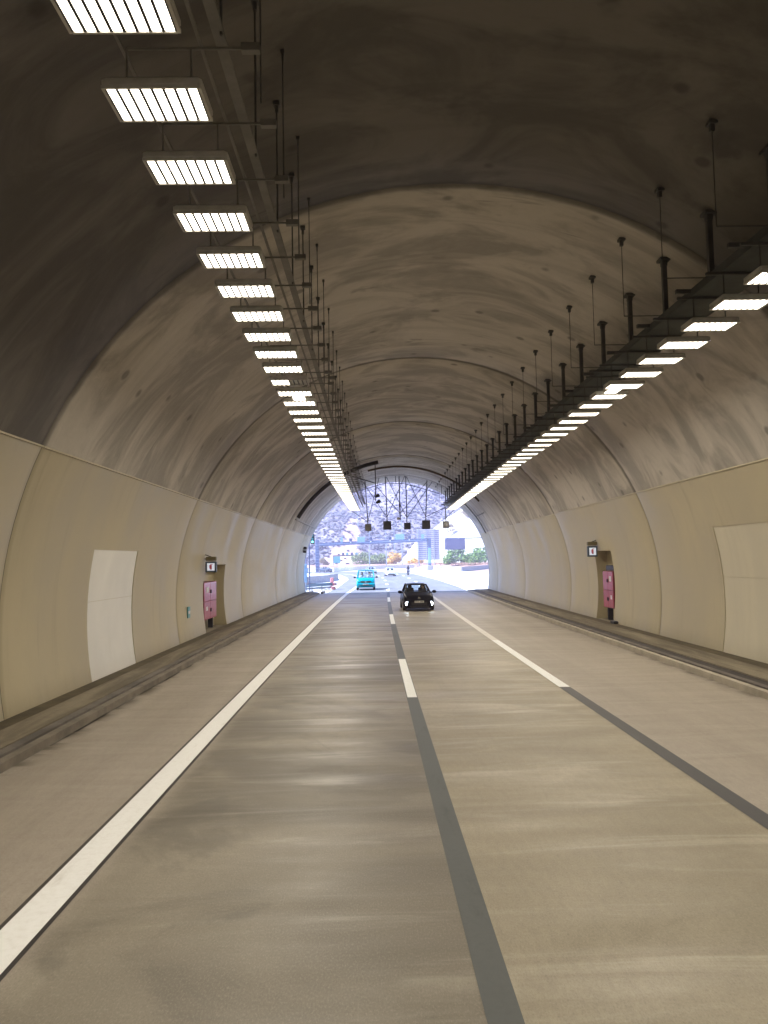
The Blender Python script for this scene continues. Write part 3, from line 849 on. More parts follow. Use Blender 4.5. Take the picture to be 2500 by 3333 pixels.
# --- hillside
from mathutils import noise as mnoise
def hill_z(x, y):
    f = max(0, y - 300)
    z = 1.0 + f * .43 + .0003 * f * f
    z += 9 * mnoise.noise(Vector((x * .012, y * .012, 0))) * min(1, f / 40)
    z += 5 * mnoise.noise(Vector((x * .035, y * .03, 3))) * min(1, f / 25)
    z += 2.2 * mnoise.noise(Vector((x * .10, y * .09, 7))) * min(1, f / 12)
    z += 1.1 * mnoise.noise(Vector((x * .27, y * .25, 9))) * min(1, f / 8)
    # steep bare cutting low on the left, bare knob above it
    g = math.exp(-((x + 11) / 11) ** 2) * (1 / (1 + math.exp(-(y - 308) / 2.0))) * math.exp(-max(0, y - 320) / 14)
    z += 4 * g
    return z
b = MB(); nx, ny = 150, 130; vs_ = []
for j in range(ny + 1):
    for i in range(nx + 1):
        x = -170 + 340 * i / nx; y = 298 + 260 * (j / ny) ** 1.25
        vs_.append((x, y, hill_z(x, y)))
b.add(vs_, [(j * (nx + 1) + i, j * (nx + 1) + i + 1, (j + 1) * (nx + 1) + i + 1, (j + 1) * (nx + 1) + i) for j in range(ny) for i in range(nx)], 0, True)
def hill_mat():
    t = NT("hillside_rock")
    n = t.noise(t.coord(), .06, 6, .65, .4); f = t.noise(t.coord((1, 1, 1.6)), .45, 6, .7, .3); s = t.noise(t.coord(), .22, 5, .6)
    c = t.mix(t.step(f, .3, .7), (.17, .15, .17), (.34, .30, .33))
    c = t.mix(t.math('MULTIPLY', t.step(s, .46, .6), .75), c, (.085, .085, .095))
    c = t.mix(t.math('MULTIPLY', t.step(n, .55, .7), .4), c, (.22, .165, .19))
    x, y, z = t.xyz()
    w = t.math('MULTIPLY', t.math('SUBTRACT', s, .5), 9)
    def blob(cx, cy, rx, ry, y=z):
        a = t.math('DIVIDE', t.math('SUBTRACT', t.math('ADD', x, w), cx), rx); b_ = t.math('DIVIDE', t.math('SUBTRACT', y, cy), ry)
        return t.step(t.math('ADD', t.math('MULTIPLY', a, a), t.math('MULTIPLY', b_, b_)), 1.25, .75)
    bare = t.math('ADD', blob(-10, -1, 10, 9.5), blob(-7.6, 13, 3.6, 8.5), clamp=True)
    rock = t.mix(t.step(f, .3, .7), (.44, .29, .235), (.62, .46, .39))
    c = t.mix(t.math('MULTIPLY', bare, .9), c, rock)
    t.color(c); t.rough(.95); t.bump(f, .8, .6)
    return t.m
tag(b.build("hillside", hill_mat()), kind='structure')
# pale cut slope on the right
b = MB(); nx, ny = 50, 24; vs_ = []
for j in range(ny + 1):
    for i in range(nx + 1):
        x = 4 + 110 * i / nx; f = j / ny; y = 283 + 42 * f + 8 * (x / 110)
        crest = max(0, (x - 6.5) * .72)
        prof = min(1, f * 1.25) if f < .8 else 1
        z = min(crest, 45) * prof + .6
        z += (1.1 * mnoise.noise(Vector((x * .12, y * .12, 1))) + .5 * mnoise.noise(Vector((x * .4, y * .4, 2)))) * min(1, crest / 6)
        vs_.append((x, y, z))
b.add(vs_, [(j * (nx + 1) + i, j * (nx + 1) + i + 1, (j + 1) * (nx + 1) + i + 1, (j + 1) * (nx + 1) + i) for j in range(ny) for i in range(nx)], 0, True)
def cut_mat():
    t = NT("cut_slope_rock")
    f = t.noise(t.coord(), .5, 6, .7, .3); s = t.noise(t.coord((1, 1, 1.3)), .16, 4, .6, .6)
    c = t.mix(t.step(f, .3, .7), (.46, .43, .39), (.60, .57, .52))
    c = t.mix(t.math('MULTIPLY', t.step(s, .66, .72), .7), c, (.30, .24, .17))
    t.color(c); t.rough(.95); t.bump(f, .5, .3); return t.m
tag(b.build("cut_slope", cut_mat()), kind='structure')

# --- vegetation
def leaf_mat(name, lo, hi, scale=.8):
    t = NT(name)
    n = t.noise(t.coord(), scale, 4, .6); g = t.n("ShaderNodeNewGeometry")
    f = t.math('ADD', t.math('MULTIPLY', n, .6), t.math('MULTIPLY', g.outputs['Random Per Island'], .4))
    t.color(t.mix(t.step(f, .3, .7), lo, hi)); t.rough(.7)
    t.b.inputs['Subsurface Weight'].default_value = 0.0
    return t.m
M_SCRUB = leaf_mat("scrub_leaves", (.085, .09, .095), (.17, .17, .18), .1)
M_GREEN = leaf_mat("green_leaves", (.10, .19, .03), (.24, .38, .08))
M_PALEGREEN = leaf_mat("pale_green_leaves", (.17, .23, .06), (.34, .40, .14))
M_YELLOW = leaf_mat("yellow_orange_leaves", (.55, .36, .06), (.85, .62, .15))
M_DRY = leaf_mat("dry_olive_leaves", (.25, .21, .10), (.42, .36, .2))
M_TRUNK = simple("bark", (.11, .085, .065), .9)
def leaf_cloud(m_, c, rad, n, size, rnd):
    for _ in range(n):
        while True:
            p = Vector((rnd.uniform(-1, 1), rnd.uniform(-1, 1), rnd.uniform(-1, 1)))
            if .25 < p.length < 1: break
        p = Vector((p.x * rad[0], p.y * rad[1], p.z * rad[2])) + Vector(c)
        u = Vector((rnd.gauss(0, 1), rnd.gauss(0, 1), rnd.gauss(0, .7))).normalized()
        w_ = u.cross(Vector((rnd.gauss(0, 1), rnd.gauss(0, 1), rnd.gauss(0, 1)))).normalized()
        s = size * rnd.uniform(.6, 1.3)
        m_.add([p - u * s, p + w_ * s * .55, p + u * s, p - w_ * s * .55], [(0, 1, 2, 3)])
def bush(name, label, cat, loc, W_, D_, H_, mat, seed, clumps=9, leaves=130, size=.28, group=None, trunk=True):
    rnd = random.Random(seed)
    t = thing(name, label, cat, loc, 0, group)
    m_ = MB(); cs = []
    for i in range(clumps):
        c = Vector((rnd.uniform(-.5, .5) * W_ * .8, rnd.uniform(-.5, .5) * D_ * .8, H_ * rnd.uniform(.25, .8)))
        c.z *= 1 - .35 * abs(c.x) / (W_ / 2)
        r_ = rnd.uniform(.16, .30) * min(W_, H_ * 1.4)
        cs.append(c); leaf_cloud(m_, c, (r_ * 1.15, r_, r_ * .85), leaves, size, rnd)
    m_.build("crown" if trunk else "foliage", mat, t)
    if trunk:
        m_ = MB()
        for i in range(3):
            c = cs[i]; m_.path([(c.x * .2, c.y * .2, -.2), (c.x * .4, c.y * .4, c.z * .4), (c.x, c.y, c.z)], .16, 6, r2=.04)
        m_.build("trunk", M_TRUNK, t)
    return t
bush("green_tree", "taller bushy green tree at the right edge of the portal view", "tree", (36.5, 236, 1), 9, 6, 7.2, M_GREEN, 1, 16, 170, .34, "green trees by the verge")
bush("green_tree", "rounder green tree beside the ribbed sign panel", "tree", (26.8, 238, 1), 7, 5, 5.6, M_GREEN, 2, 12, 170, .34, "green trees by the verge")
bush("green_tree", "low green tree crowding between two taller green trees", "tree", (31.8, 233, 1), 6, 5, 4.4, M_GREEN, 3, 10, 150, .34, "green trees by the verge")
bush("shrub", "wide pale green shrub left of the orange bush", "shrub", (-2.6, 284, 1), 7.6, 5, 5.0, M_PALEGREEN, 5, 12, 150, .36, "shrubs along the far verge")
bush("shrub", "pale green shrub touching the left side of the orange bush", "shrub", (3.3, 286, 1), 6.6, 5, 5.0, M_PALEGREEN, 6, 12, 150, .36, "shrubs along the far verge")
bush("shrub", "large orange yellow shrub in the middle of the verge", "shrub", (9.4, 283, 1), 5.6, 4, 5.4, M_YELLOW, 8, 12, 150, .34, "shrubs along the far verge")
bush("shrub", "low spreading orange shrub nearest the big ribbed sign", "shrub", (16.6, 281, 1), 5.4, 4, 3.4, M_YELLOW, 9, 9, 140, .32, "shrubs along the far verge")
bush("shrub", "small dry shrub at foot of the rock cutting on left", "shrub", (-17.5, 288, 1), 4.5, 3, 3, M_DRY, 11, 7, 110, .34, "shrubs along the far verge")
bush("shrub", "olive shrub behind the gantry's left post", "shrub", (-27.5, 286, 1), 5, 3, 3.4, M_DRY, 12, 7, 110, .34, "shrubs along the far verge")
def cz_(x, y): return max(0, (x - 6.5) * .72)
bush("shrub", "yellow green shrub high on the pale cut slope", "shrub", (40.5, 312, 19.5), 5, 4, 5.2, M_DRY, 13, 8, 90, .34, "shrubs on the pale cut slope")
bush("shrub", "dry wispy shrub on the pale slope above the display panel", "shrub", (31.5, 306, 13.6), 4.0, 3, 4.2, M_DRY, 14, 5, 60, .34, "shrubs on the pale cut slope")
rnd = random.Random(21); m_ = MB()
for i in range(500):                                   # dry weeds on the verge
    x = rnd.uniform(16, 45); y = (212 + max(0, 30 - x) * 3.2) + rnd.uniform(2, 40)
    leaf_cloud(m_, (x, y, 1.35), (.5, .5, .35), 7, .22, rnd)
tag(m_.build("verge_weeds", leaf_mat("weed_leaves", (.26, .17, .1), (.5, .34, .26))), kind='stuff')
# scrub all over the hill
rnd = random.Random(5); m_ = MB()
ICO = None
bm = bmesh_mod = None
import bmesh
bm = bmesh.new(); bmesh.ops.create_icosphere(bm, subdivisions=1, radius=1); bm.verts.ensure_lookup_table()
IV = [v.co.copy() for v in bm.verts]; IF = [tuple(v.index for v in f.verts) for f in bm.faces]; bm.free()
cnt = 0
while cnt < 16000:
    y = 300 + 250 * rnd.random() ** 1.1; x = rnd.uniform(-1, 1) * (70 + .25 * (y - 300)) + 6
    z = hill_z(x, y)
    if ((x + 10) / 10) ** 2 + ((z + 1) / 9.5) ** 2 < 1.0 or ((x + 7.6) / 3.6) ** 2 + ((z - 13) / 8.5) ** 2 < 1.0:
        if rnd.random() < .9: continue
    dn = mnoise.noise(Vector((x * .05, y * .05, 11)))
    if dn < -.25 and rnd.random() < .6: continue
    s = rnd.uniform(.3, .85) * (1.35 if dn > .2 else 1)
    z = hill_z(x, y)
    m_.add([(x + v.x * s * rnd.uniform(.7, 1.4), y + v.y * s * rnd.uniform(.7, 1.4), z + s * .35 + v.z * s * rnd.uniform(.5, .95)) for v in IV], IF, 0, False)
    cnt += 1
tag(m_.build("hillside_scrub", M_SCRUB), "dark low scrub dotted all over the rocky hillside", None, None, 'stuff')

# --- gantries, signs and poles
t = thing("sign_gantry", "wide blue grey portal gantry spanning the road beyond the tunnel", "gantry", (0, 200, 0))
m_ = MB(); m_.bbox((-13.6, 0, 4.2), (1.0, .8, 8.4), .1); m_.build("post", M_GANTRY, t)
m_ = MB(); m_.bbox((15.5, 0, 4.3), (.9, .8, 8.2), .1); m_.build("post", M_GANTRY, t)
m_ = MB(); m_.bbox((15.5, 0, .65), (1.6, 1.4, 1.3), .2); m_.build("footing", M_BARRIER_GREY, t)
a0_, a1_ = Vector((-13.0, 0, 7.15)), Vector((15.0, 0, 7.9))
m_ = MB(); m_.loft([[p + Vector((0, sy, sz)) for sy, sz in ((-.4, -.42), (.4, -.42), (.4, .42), (-.4, .42))] for p in (a0_, a1_)], True, True); m_.build("beam", M_GANTRY, t)
m_ = MB(); m_.loft([[p + Vector((0, sy, sz)) for sy, sz in ((-.42, -.08), (-.36, -.08), (-.36, .08), (-.42, .08))] for p in (a0_, a1_)], True, True); m_.build("beam_rib", M_BLUESTEEL, t)
for q in range(15):
    p = a0_.lerp(a1_, (q + .5) / 15)
    m_ = MB(); m_.tube(p + Vector((0, .3, .4)), p + Vector((0, .3, 1.5)), .03, 6); m_.build("rail_post", M_BLUESTEEL, t)
m_ = MB(); m_.tube(a0_ + Vector((0, .3, 1.5)), a1_ + Vector((0, .3, 1.5)), .03, 6).tube(a0_ + Vector((0, .3, 1.0)), a1_ + Vector((0, .3, 1.0)), .03, 6); m_.build("handrail", M_BLUESTEEL, t)
for q in range(9):
    m_ = MB(); m_.box((-13.6, -.43, 1.0 + q * .75), (.9, .05, .12)); m_.build("rung", M_BLUESTEEL, t)
for zz in (2.5,):
    m_ = MB(); m_.bbox((15.5, -.5, 3.8), (.75, .3, 4.0), .05); m_.build("cable_box", M_SIGNBLUE, t)
for i, (xa, xb, za, zb, lab) in enumerate([(-3.2, -1.2, 7.55, 8.95, "pale blue sign back on left half of the wide gantry"), (6.7, 9.0, 8.05, 9.5, "larger pale blue sign back right of the gantry middle"),
                                          (-7.5, -6.95, 7.6, 8.9, "narrow pale blue sign back near left end of gantry"), (13.4, 14.2, 8.2, 9.4, "narrow pale blue sign back near right end of gantry")]):
    g = thing("blank_sign", lab, "sign", ((xa + xb) / 2, 199.5, (za + zb) / 2), 0, "sign backs on the wide gantry")
    MB().bbox((0, 0, 0), (xb - xa, .12, zb - za), .03).build("panel", M_SIGNBLUE, g)
    for xx in (-.3, .3): MB().box((xx * (xb - xa), .1, -.2), (.08, .1, zb - za)).build("mount", M_BLUESTEEL, g)
for i, (x, lab) in enumerate([(-4.9, "first small dark signal box from the left on the gantry"), (.3, "second small dark signal box from the left on the gantry"), (5.3, "third small dark signal box from the left on the gantry"), (10.3, "rightmost small dark signal box on the gantry")]):
    zz = a0_.lerp(a1_, (x + 13) / 28).z
    g = thing("signal_box", lab, "lane signal", (x, 199.5, zz + .75), 0, "signal boxes on the wide gantry")
    MB().bbox((0, 0, .1), (.78, .3, .74), .04).build("box", M_VMS, g)
    MB().box((0, 0, -.45), (.2, .2, .4)).build("mount", M_BLUESTEEL, g)
    MB().ball((0, -.35, -.6), .14, 8, 6).build("fixing", M_LABEL, g)
t = thing("direction_sign", "large ribbed lavender back of a direction sign on three posts", "sign", (16.4, 215, 1.0), R(-4))
wd, ht = 6.3, 8.7
for q in range(16):
    m_ = MB(); m_.bbox((0, 0, 1.6 + (q + .5) * ht / 16), (wd, .10, ht / 16 - .14), .03); m_.build("rib_panel", M_RIB, t)
MB().box((0, .09, 1.6 + ht / 2), (wd - .1, .04, ht - .1)).build("backing", M_VMS, t)
for xx in (-2.7, -.5, 1.65):
    m_ = MB(); m_.box((xx, -.16, (ht + 1.8) / 2), (.22, .2, ht + 1.8)); m_.build("post", M_RAIL, t)
    m_ = MB(); m_.tube((xx, -.2, 1.6 + ht * .5), (xx, -1.6, .0), .08, 6); m_.build("stay", M_RAIL, t)
t = thing("message_board", "dark blue electronic message board on a cantilever arm", "display", (26.2, 236, 1.0))
MB().bbox((0, 0, 6.3), (6.2, .5, 3.3), .08).build("display_case", M_VMS, t)
MB().box((0, -.26, 6.3), (5.8, .02, 2.9)).build("service_doors", simple("board_back", (.10, .11, .2), .5), t)
for xx in (-1.5, 0, 1.5): MB().box((xx, -.275, 6.3), (.05, .02, 2.9)).build("seam", M_VMS, t)
MB().bbox((4.5, .3, 8.15), (15.0, .35, .35), .05).build("arm", M_GANTRY, t)
MB().bbox((12.0, .3, 4.2), (.6, .6, 8.6), .08).build("post", M_GANTRY, t)
for xx in (-3.05,):
    m_ = MB()
    for q in range(6): m_.box((xx - .25, -.1, 5.0 + q * .5), (.5, .1, .06))
    m_.box((xx - .5, -.1, 6.4), (.06, .1, 3.4)); m_.build("ladder", M_RAIL, t)
for i, (x, y, h_, lab) in enumerate([(-.1, 270, 12.0, "leftmost tall lamp pole, rising behind the leftmost signal box"), (5.75, 270, 14.5, "second tall lamp pole from the left, beside the orange shrub"),
                                  (11.3, 270, 16, "third tall lamp pole, right of the large orange shrub"), (-4.9, 330, 17.5, "thin far lamp pole between rock cutting and pale shrub"), (9.6, 300, 14, "thin lamp pole just left of the third tall pole"), (28.0, 275, 21, "tall lamp pole rising over the pale cut slope")]):
    z0 = hill_z(x, y) if y > 300 else .6
    g = thing("lamp_pole", lab, "lamp pole", (x, y, z0), 0, "tall lamp poles beyond the bend")
    MB().tube((0, 0, 0), (0, 0, h_), .17, 8, .10).build("pole", M_BLUESTEEL, g)
    MB().path([(0, 0, h_), (.5, 0, h_ + .4), (1.6, 0, h_ + .5)], .06, 6).build("arm", M_BLUESTEEL, g)
    MB().bbox((1.9, 0, h_ + .48), (.9, .3, .14), .04).build("lantern", M_LABEL, g)
t = thing("sign_gantry", "small distant cantilever gantry in front of the rock cutting", "gantry", (-13.5, 283, .6))
MB().tube((0, 0, 0), (0, 0, 4.2), .14, 8).build("post", M_STEEL, t)
MB().bbox((5.2, 0, 4.1), (10.4, .35, .4), .05).build("arm", M_STEEL, t)
for xx, mt in ((3.7, M_VMS), (5.2, M_TEAL), (6.9, M_VMS), (8.6, M_SIGNBLUE)): MB().bbox((xx, -.1, 4.75), (.9, .25, .9), .04).build("signal", mt, t)
t = thing("road_sign", "small teal square sign at the foot of the rock cutting", "sign", (-11.2, 262, 0))
MB().bbox((0, 0, 3.2), (2.3, .1, 2.3), .05).build("panel", M_TEAL, t); MB().box((0, .1, 1.2), (.12, .1, 2.4)).build("post", M_STEEL, t)
t = thing("road_sign", "slim blue panel on a post beside the left portal wall", "sign", (-6.05, 72.0, 0))
MB().bbox((0, 0, 1.75), (.34, .10, 1.7), .03).build("panel", M_SIGNBLUE, t); MB().tube((.06, .12, 0), (.06, .12, 2.6), .05, 8).build("post", M_BLUESTEEL, t)
MB().bbox((.22, 0, 2.0), (.14, .12, .5), .03).build("side_box", M_BLUESTEEL, t)
t = thing("traffic_light", "teal traffic light on a thin arm at the left portal edge", "traffic light", (-5.45, 72.0, 0))
MB().tube((-.2, 0, 0), (-.2, 0, 6.0), .06, 8).build("post", M_GANTRY, t)
MB().bbox((.12, 0, 4.95), (.36, .3, .95), .05).build("housing", M_DARK, t)
for q in range(3): MB().disc((.12, -.17, 4.68 + q * .28), (0, 1, 0), .10, .05, 12).build("lens", M_TEALLAMP if q == 0 else M_TEAL, t)
t = thing("post_mast", "thin blue mast left of the gantry's left post", "mast", (-16.6, 200, 0))
MB().tube((0, 0, 0), (0, 0, 7.0), .16, 8).build("mast", M_GANTRY, t); MB().tube((-.9, 0, 0), (-.9, 0, 6.2), .10, 8).build("stay", M_BLUESTEEL, t)
# guardrail with end marker
t = thing("guardrail", "zinc guardrail left of the road with red and white end", "guardrail", (-6.4, 70.5, 0))
P = [(-1.5, -1.2), (0, 1.0), (1.2, 3.6), (2.7, 6.2)]
prof = [(0, .42), (-.05, .46), (-.05, .52), (.02, .57), (-.05, .62), (-.05, .68), (0, .73)]
m_ = MB(); rings = []
for p in P: rings.append([(p[0] + a, p[1] - .3 * a, z) for a, z in prof])
m_.loft(rings, False, False, 0, False); m_.build("beam", M_RAIL, t)
m_ = MB(); m_.loft([[(p[0] + a - .12, p[1] + .06, z * .62 - .08) for a, z in prof] for p in P], False, False); m_.build("lower_beam", M_RAIL, t)
for q in range(6):
    f = q / 5 * 3; i = min(2, int(f)); p = Vector(P[i]).lerp(Vector(P[i + 1]), f - i)
    m_ = MB(); m_.box((p[0] - .12, p[1] + .1, .36), (.10, .12, .72)); m_.build("post", M_RAIL, t)
m_ = MB(); m_.path([(2.7, 6.2, .58), (2.95, 6.7, .56), (2.9, 7.2, .5), (2.4, 7.4, .45)], .14, 10); m_.build("end_nose", M_PINKRED, t)
m_ = MB(); m_.bbox((2.75, 6.1, .18), (.45, .3, .3), .05); m_.build("foot_marker", M_PINKRED, t)
m_ = MB(); m_.bbox((1.9, 5.2, .14), (1.2, .3, .2), .05); m_.build("foot_block", M_LABEL, t)
m_ = MB(); m_.bbox((2.6, 6.3, .95), (.35, .12, .5), .04); m_.build("end_board", M_PINKRED, t)

# ------------------------------------------------------------------ vehicles
def car_mats(name, paint, rough=.25):
    return simple(name + "_paint", paint, rough, .0, .03, 2, 1.0)
M_GLASS = glassy("car_glass", (.86, .93, .95))
M_GLASSD = glassy("car_glass_dark", (.30, .34, .36))
M_TYRE = simple("tyre_rubber", (.018, .018, .018), .85)
M_RIM = simple("wheel_rim", (.35, .36, .38), .35, .8)
M_TRIM = simple("black_trim", (.015, .015, .018), .5)
M_SEAT = simple("seat_fabric", (.035, .035, .04), .9)
M_CHROME = simple("chrome", (.75, .76, .78), .12, 1.0)
M_PLATE = simple("plate_white", (.62, .62, .58), .5)
M_PLATEINK = simple("plate_ink", (.06, .06, .07), .5)
M_REFLECT = simple("headlamp_glass", (.45, .47, .5), .08, .4)
M_FOG = emitter("lit_fog_lamp", (.95, 1.0, .97), 9.0)
def vehicle(name, label, cat, loc, rz, S, paint, group=None, fog=False, detail=True):
    t = thing(name, label, cat, loc, rz, group)
    ST = S['st']; wr = S['wr']; fy, ry = S['axles']
    # lower body, lofted nose to tail; the underside rises over the axles as wheel arches
    ys = [s[0] for s in ST]
    def at(y):
        for i in range(len(ST) - 1):
            a, c = ST[i], ST[i + 1]
            if a[0] <= y <= c[0]:
                f = (y - a[0]) / (c[0] - a[0]); return [a[k] + (c[k] - a[k]) * f for k in range(4)]
        return list(ST[-1]) if y > ST[-1][0] else list(ST[0])
    yy = set(ys)
    for ax in (fy, ry):
        for q in range(9): yy.add(ax + (wr + .06) * math.cos(PI * q / 8))
        yy.add(ax + wr + .075); yy.add(ax - wr - .075)
    rings = []
    for y in sorted(yy):
        _, zl, zt, w_ = at(y)
        low = zl
        for ax in (fy, ry):
            if abs(y - ax) < wr + .06: low = max(low, wr + math.sqrt(max(0, (wr + .06) ** 2 - (y - ax) ** 2)))
        hgt = zt - zl
        cr = .035
        half = [(w_ * .55, low), (w_ * .93, low), (w_ * .985, max(low + .01, zl + hgt * .2)), (w_, max(low + .02, zl + hgt * .48)), (w_ * .975, zl + hgt * .8), (w_ * .93, zt - .02), (w_ * .84, zt), (w_ * .45, zt + cr)]
        rings.append([(x, y, z) for x, z in half] + [(-x, y, z) for x, z in half[::-1]])
    m_ = MB(); m_.loft(rings, True, True, 0, True); body = m_.build("body", paint, t)
    if S.get('crease'):
        pass
    # greenhouse
    cy, cz2, cw = S['cowl']; ty, tz, tw = S['top']; by, bz, bw = S['back']; ey, ez, ew = S['tail']
    def pill(a, b_, r): return MB().tube(a, b_, r, 6)
    for sx in (-1, 1):
        m_ = MB(); m_.path([(sx * ew, ey, ez), (sx * bw, by, bz)], .075, 6); m_.build("rear_pillar", paint, t)
        m_ = MB(); m_.path([(sx * cw, cy, cz2), (sx * (cw + tw) / 2 * 1.01, (cy + ty) / 2 - .02, (cz2 + tz) / 2 + .02), (sx * tw, ty, tz)], .045, 6); m_.build("windscreen_pillar", paint, t)
        m_ = MB(); my = (cy + ey) / 2 + .1; m_.tube((sx * cw * 1.03, my, cz2), (sx * (tw + .03), my, (tz + bz) / 2), .04, 6); m_.build("door_pillar", paint, t)
    rr_ = []
    for i in range(9):
        f = i / 8; y = ty + (by - ty) * f; w_ = tw + (bw - tw) * f; z = tz + (bz - tz) * f + .045 * math.sin(PI * f)
        rr_.append([(-w_ - .02, y, z - .05), (-w_ - .01, y, z), (-w_ * .8, y, z + .035), (0, y, z + .055), (w_ * .8, y, z + .035), (w_ + .01, y, z), (w_ + .02, y, z - .05), (w_ * .8, y, z - .03), (-w_ * .8, y, z - .03)])
    MB().loft(rr_, True, True, 0, True).build("roof", paint, t)
    def pane(nm, pts, mat, bulge):
        a, b_, c, e = [Vector(p) for p in pts]; g = []; n_ = (b_ - a).cross(e - a).normalized()
        for i in range(6):
            row = []
            for j in range(6):
                u, v = i / 5, j / 5; p = a.lerp(b_, u).lerp(e.lerp(c, u), v)
                row.append(p + n_ * bulge * math.sin(PI * u) * math.sin(PI * v * .5 + .4))
            g.append(row)
        return MB().loft(g, False, False, 0, True).build(nm, mat, t)
    G = S.get('glass', M_GLASS)
    pane("windscreen", [(-cw, cy - .01, cz2), (cw, cy - .01, cz2), (tw, ty - .01, tz), (-tw, ty - .01, tz)], G, .06)
    pane("rear_window", [(-ew, ey, ez), (ew, ey, ez), (bw, by, bz), (-bw, by, bz)], M_GLASS, -.02)
    for sx in (-1, 1):
        pane("side_window", [(sx * cw, cy, cz2), (sx * ew, ey, ez), (sx * bw, by, bz - .02), (sx * tw, ty, tz - .02)], G, .0)
        m_ = MB(); mx, my, mz = S['mirror']
        m_.ball((sx * mx, my, mz), .12, 10, 7, (1.05, .6, .75)); m_.tube((sx * (mx - .2), my + .06, mz - .06), (sx * mx, my, mz), .03, 6); m_.build("wing_mirror", S.get('mirmat', paint), t)
    # cabin
    m_ = MB(); m_.box((0, (cy + ey) / 2, cz2 - .10), (cw * 1.6, ey - cy - .3, .05)); m_.bbox((0, cy + .30, cz2 - .02), (cw * 1.75, .5, .12), .04); m_.build("dashboard", M_SEAT, t)
    for sx in (-1, 1):
        m_ = MB(); sy = cy + S.get('seat', 1.15)
        m_.bbox((sx * .36, sy, cz2 + .05), (.46, .16, .40), .06); m_.bbox((sx * .36, sy, cz2 + .31), (.24, .10, .16), .04); m_.build("seat", M_SEAT, t)
    m_ = MB(); m_.torus((.36, cy + .62, cz2 + .02), (0, -1, .35), .18, .02, 16, 6); m_.build("steering_wheel", M_TRIM, t)
    # front
    F = S['front']
    for sx in (-1, 1):
        m_ = MB()
        hx, hy, hz, hw, hh = F['lamp']
        pr = [(-.5, -.30), (.46, -.5), (.5, .10), (.42, .5), (-.2, .38), (-.5, .0)]
        m_.loft([[(sx * (hx + a * hw), hy + dy + .55 * abs(a + .5) * hw * F.get('sweep', .5), hz + b_ * hh) for a, b_ in pr] for dy in (-.03, .12)], True, True, 0, False)
        lampo = m_.build("headlight", F.get('lampmat', M_REFLECT), t)
        if detail:
            m_ = MB(); m_.disc((sx * (hx - .08), hy - .035, hz), (0, 1, 0), hh * .28, .05, 12); m_.build("bulb", M_CHROME, lampo)
        if fog:
            m_ = MB(); m_.disc((sx * F['fog'][0], F['fog'][1], F['fog'][2]), (0, 1, .1), .12, .06, 16); m_.build("fog_light", M_FOG, t)
            m_ = MB(); m_.torus((sx * F['fog'][0], F['fog'][1], F['fog'][2]), (0, 1, .1), .14, .025, 16, 6); m_.build("fog_bezel", M_TRIM, t)
        m_ = MB(); m_.box((0, 0, 0), (.02, .02, .02))
    gx, gy, gz, gw, gh = F['grille']
    m_ = MB(); m_.bbox((0, gy, gz), (gw, .06, gh), .02)
    gr = m_.build("grille", M_TRIM, t)
    for q in range(3):
        MB().box((0, gy - .035, gz - gh * .3 + q * gh * .3), (gw * .94, .02, .012)).build("slat", S.get('slat', M_TRIM), gr)
    if 'lower' in F:
        lx, ly, lz, lw_, lh = F['lower']; MB().bbox((0, ly, lz), (lw_, .08, lh), .03).build("lower_intake", M_TRIM, t)
    if 'bumper' in F:
        bx, by_, bz_, bw_, bh = F['bumper']; MB().bbox((0, by_, bz_), (bw_, .22, bh), .06).build("bumper", F.get('bumpmat', paint), t)
    ex, ey_, ez_ = F['emblem']
    m_ = MB(); m_.torus((0, ey_, ez_), (0, 1, .15), F.get('er', .06), .012, 16, 6)
    if F.get('vw'):
        r0 = F['er'] * .8
        for a, c in (((-r0 * .6, r0 * .6), (0, -.0)), ((r0 * .6, r0 * .6), (0, -.0)), ((-r0 * .8, .1 * r0), (-r0 * .35, -r0 * .7)), ((-r0 * .35, -r0 * .7), (0, -.1 * r0)), ((0, -.1 * r0), (r0 * .35, -r0 * .7)), ((r0 * .35, -r0 * .7), (r0 * .8, .1 * r0))):
            m_.tube((a[0], ey_, ez_ + a[1]), (c[0], ey_, ez_ + c[1]), .012, 5)
    else:
        m_.tube((-.03, ey_, ez_ - .03), (-.015, ey_, ez_ + .03), .01, 5).tube((.015, ey_, ez_ - .03), (.03, ey_, ez_ + .03), .01, 5).tube((-.025, ey_, ez_), (.025, ey_, ez_), .01, 5)
    m_.build("emblem", M_CHROME, t)
    px, py, pz = F['plate']
    pl = MB().bbox((0, py, pz), (.52, .02, .115), .008).build("number_plate", M_PLATE, t)
    if detail:
        for q in range(7):
            if q == 3: continue
            MB().box((-.19 + q * .063, py - .013, pz), (.032, .006, .07)).build("character", M_PLATEINK, pl)
    # wheels
    for ax in (fy, ry):
        for sx in (-1, 1):
            wx = sx * (S['track'])
            m_ = MB(); rings = []
            for xx, r_ in ((-.1, wr * .72), (-.1, wr * .95), (-.07, wr), (.07, wr), (.1, wr * .95), (.1, wr * .72)):
                rings.append([(wx + xx, ax + r_ * math.cos(a), wr + r_ * math.sin(a)) for a in [2 * PI * j / 20 for j in range(20)]])
            m_.loft(rings, True, True, 0, True); wo = m_.build("wheel", M_TYRE, t)
            m_ = MB(); m_.disc((wx + sx * .095, ax, wr), (1, 0, 0), wr * .68, .03, 16)
            for q in range(5):
                a = 2 * PI * q / 5; m_.box((wx + sx * .112, ax + math.cos(a) * wr * .35, wr + math.sin(a) * wr * .35), (.02, .06, .06))
            m_.build("rim", M_RIM, wo)
    if detail:
        for sx in (-1, 1):
            m_ = MB(); m_.path([(sx * .1, cy - .03, cz2 + .01), (sx * .05 + .5, cy + .03, cz2 + .06)], .012, 5); m_.build("wiper", M_TRIM, t)
    return t
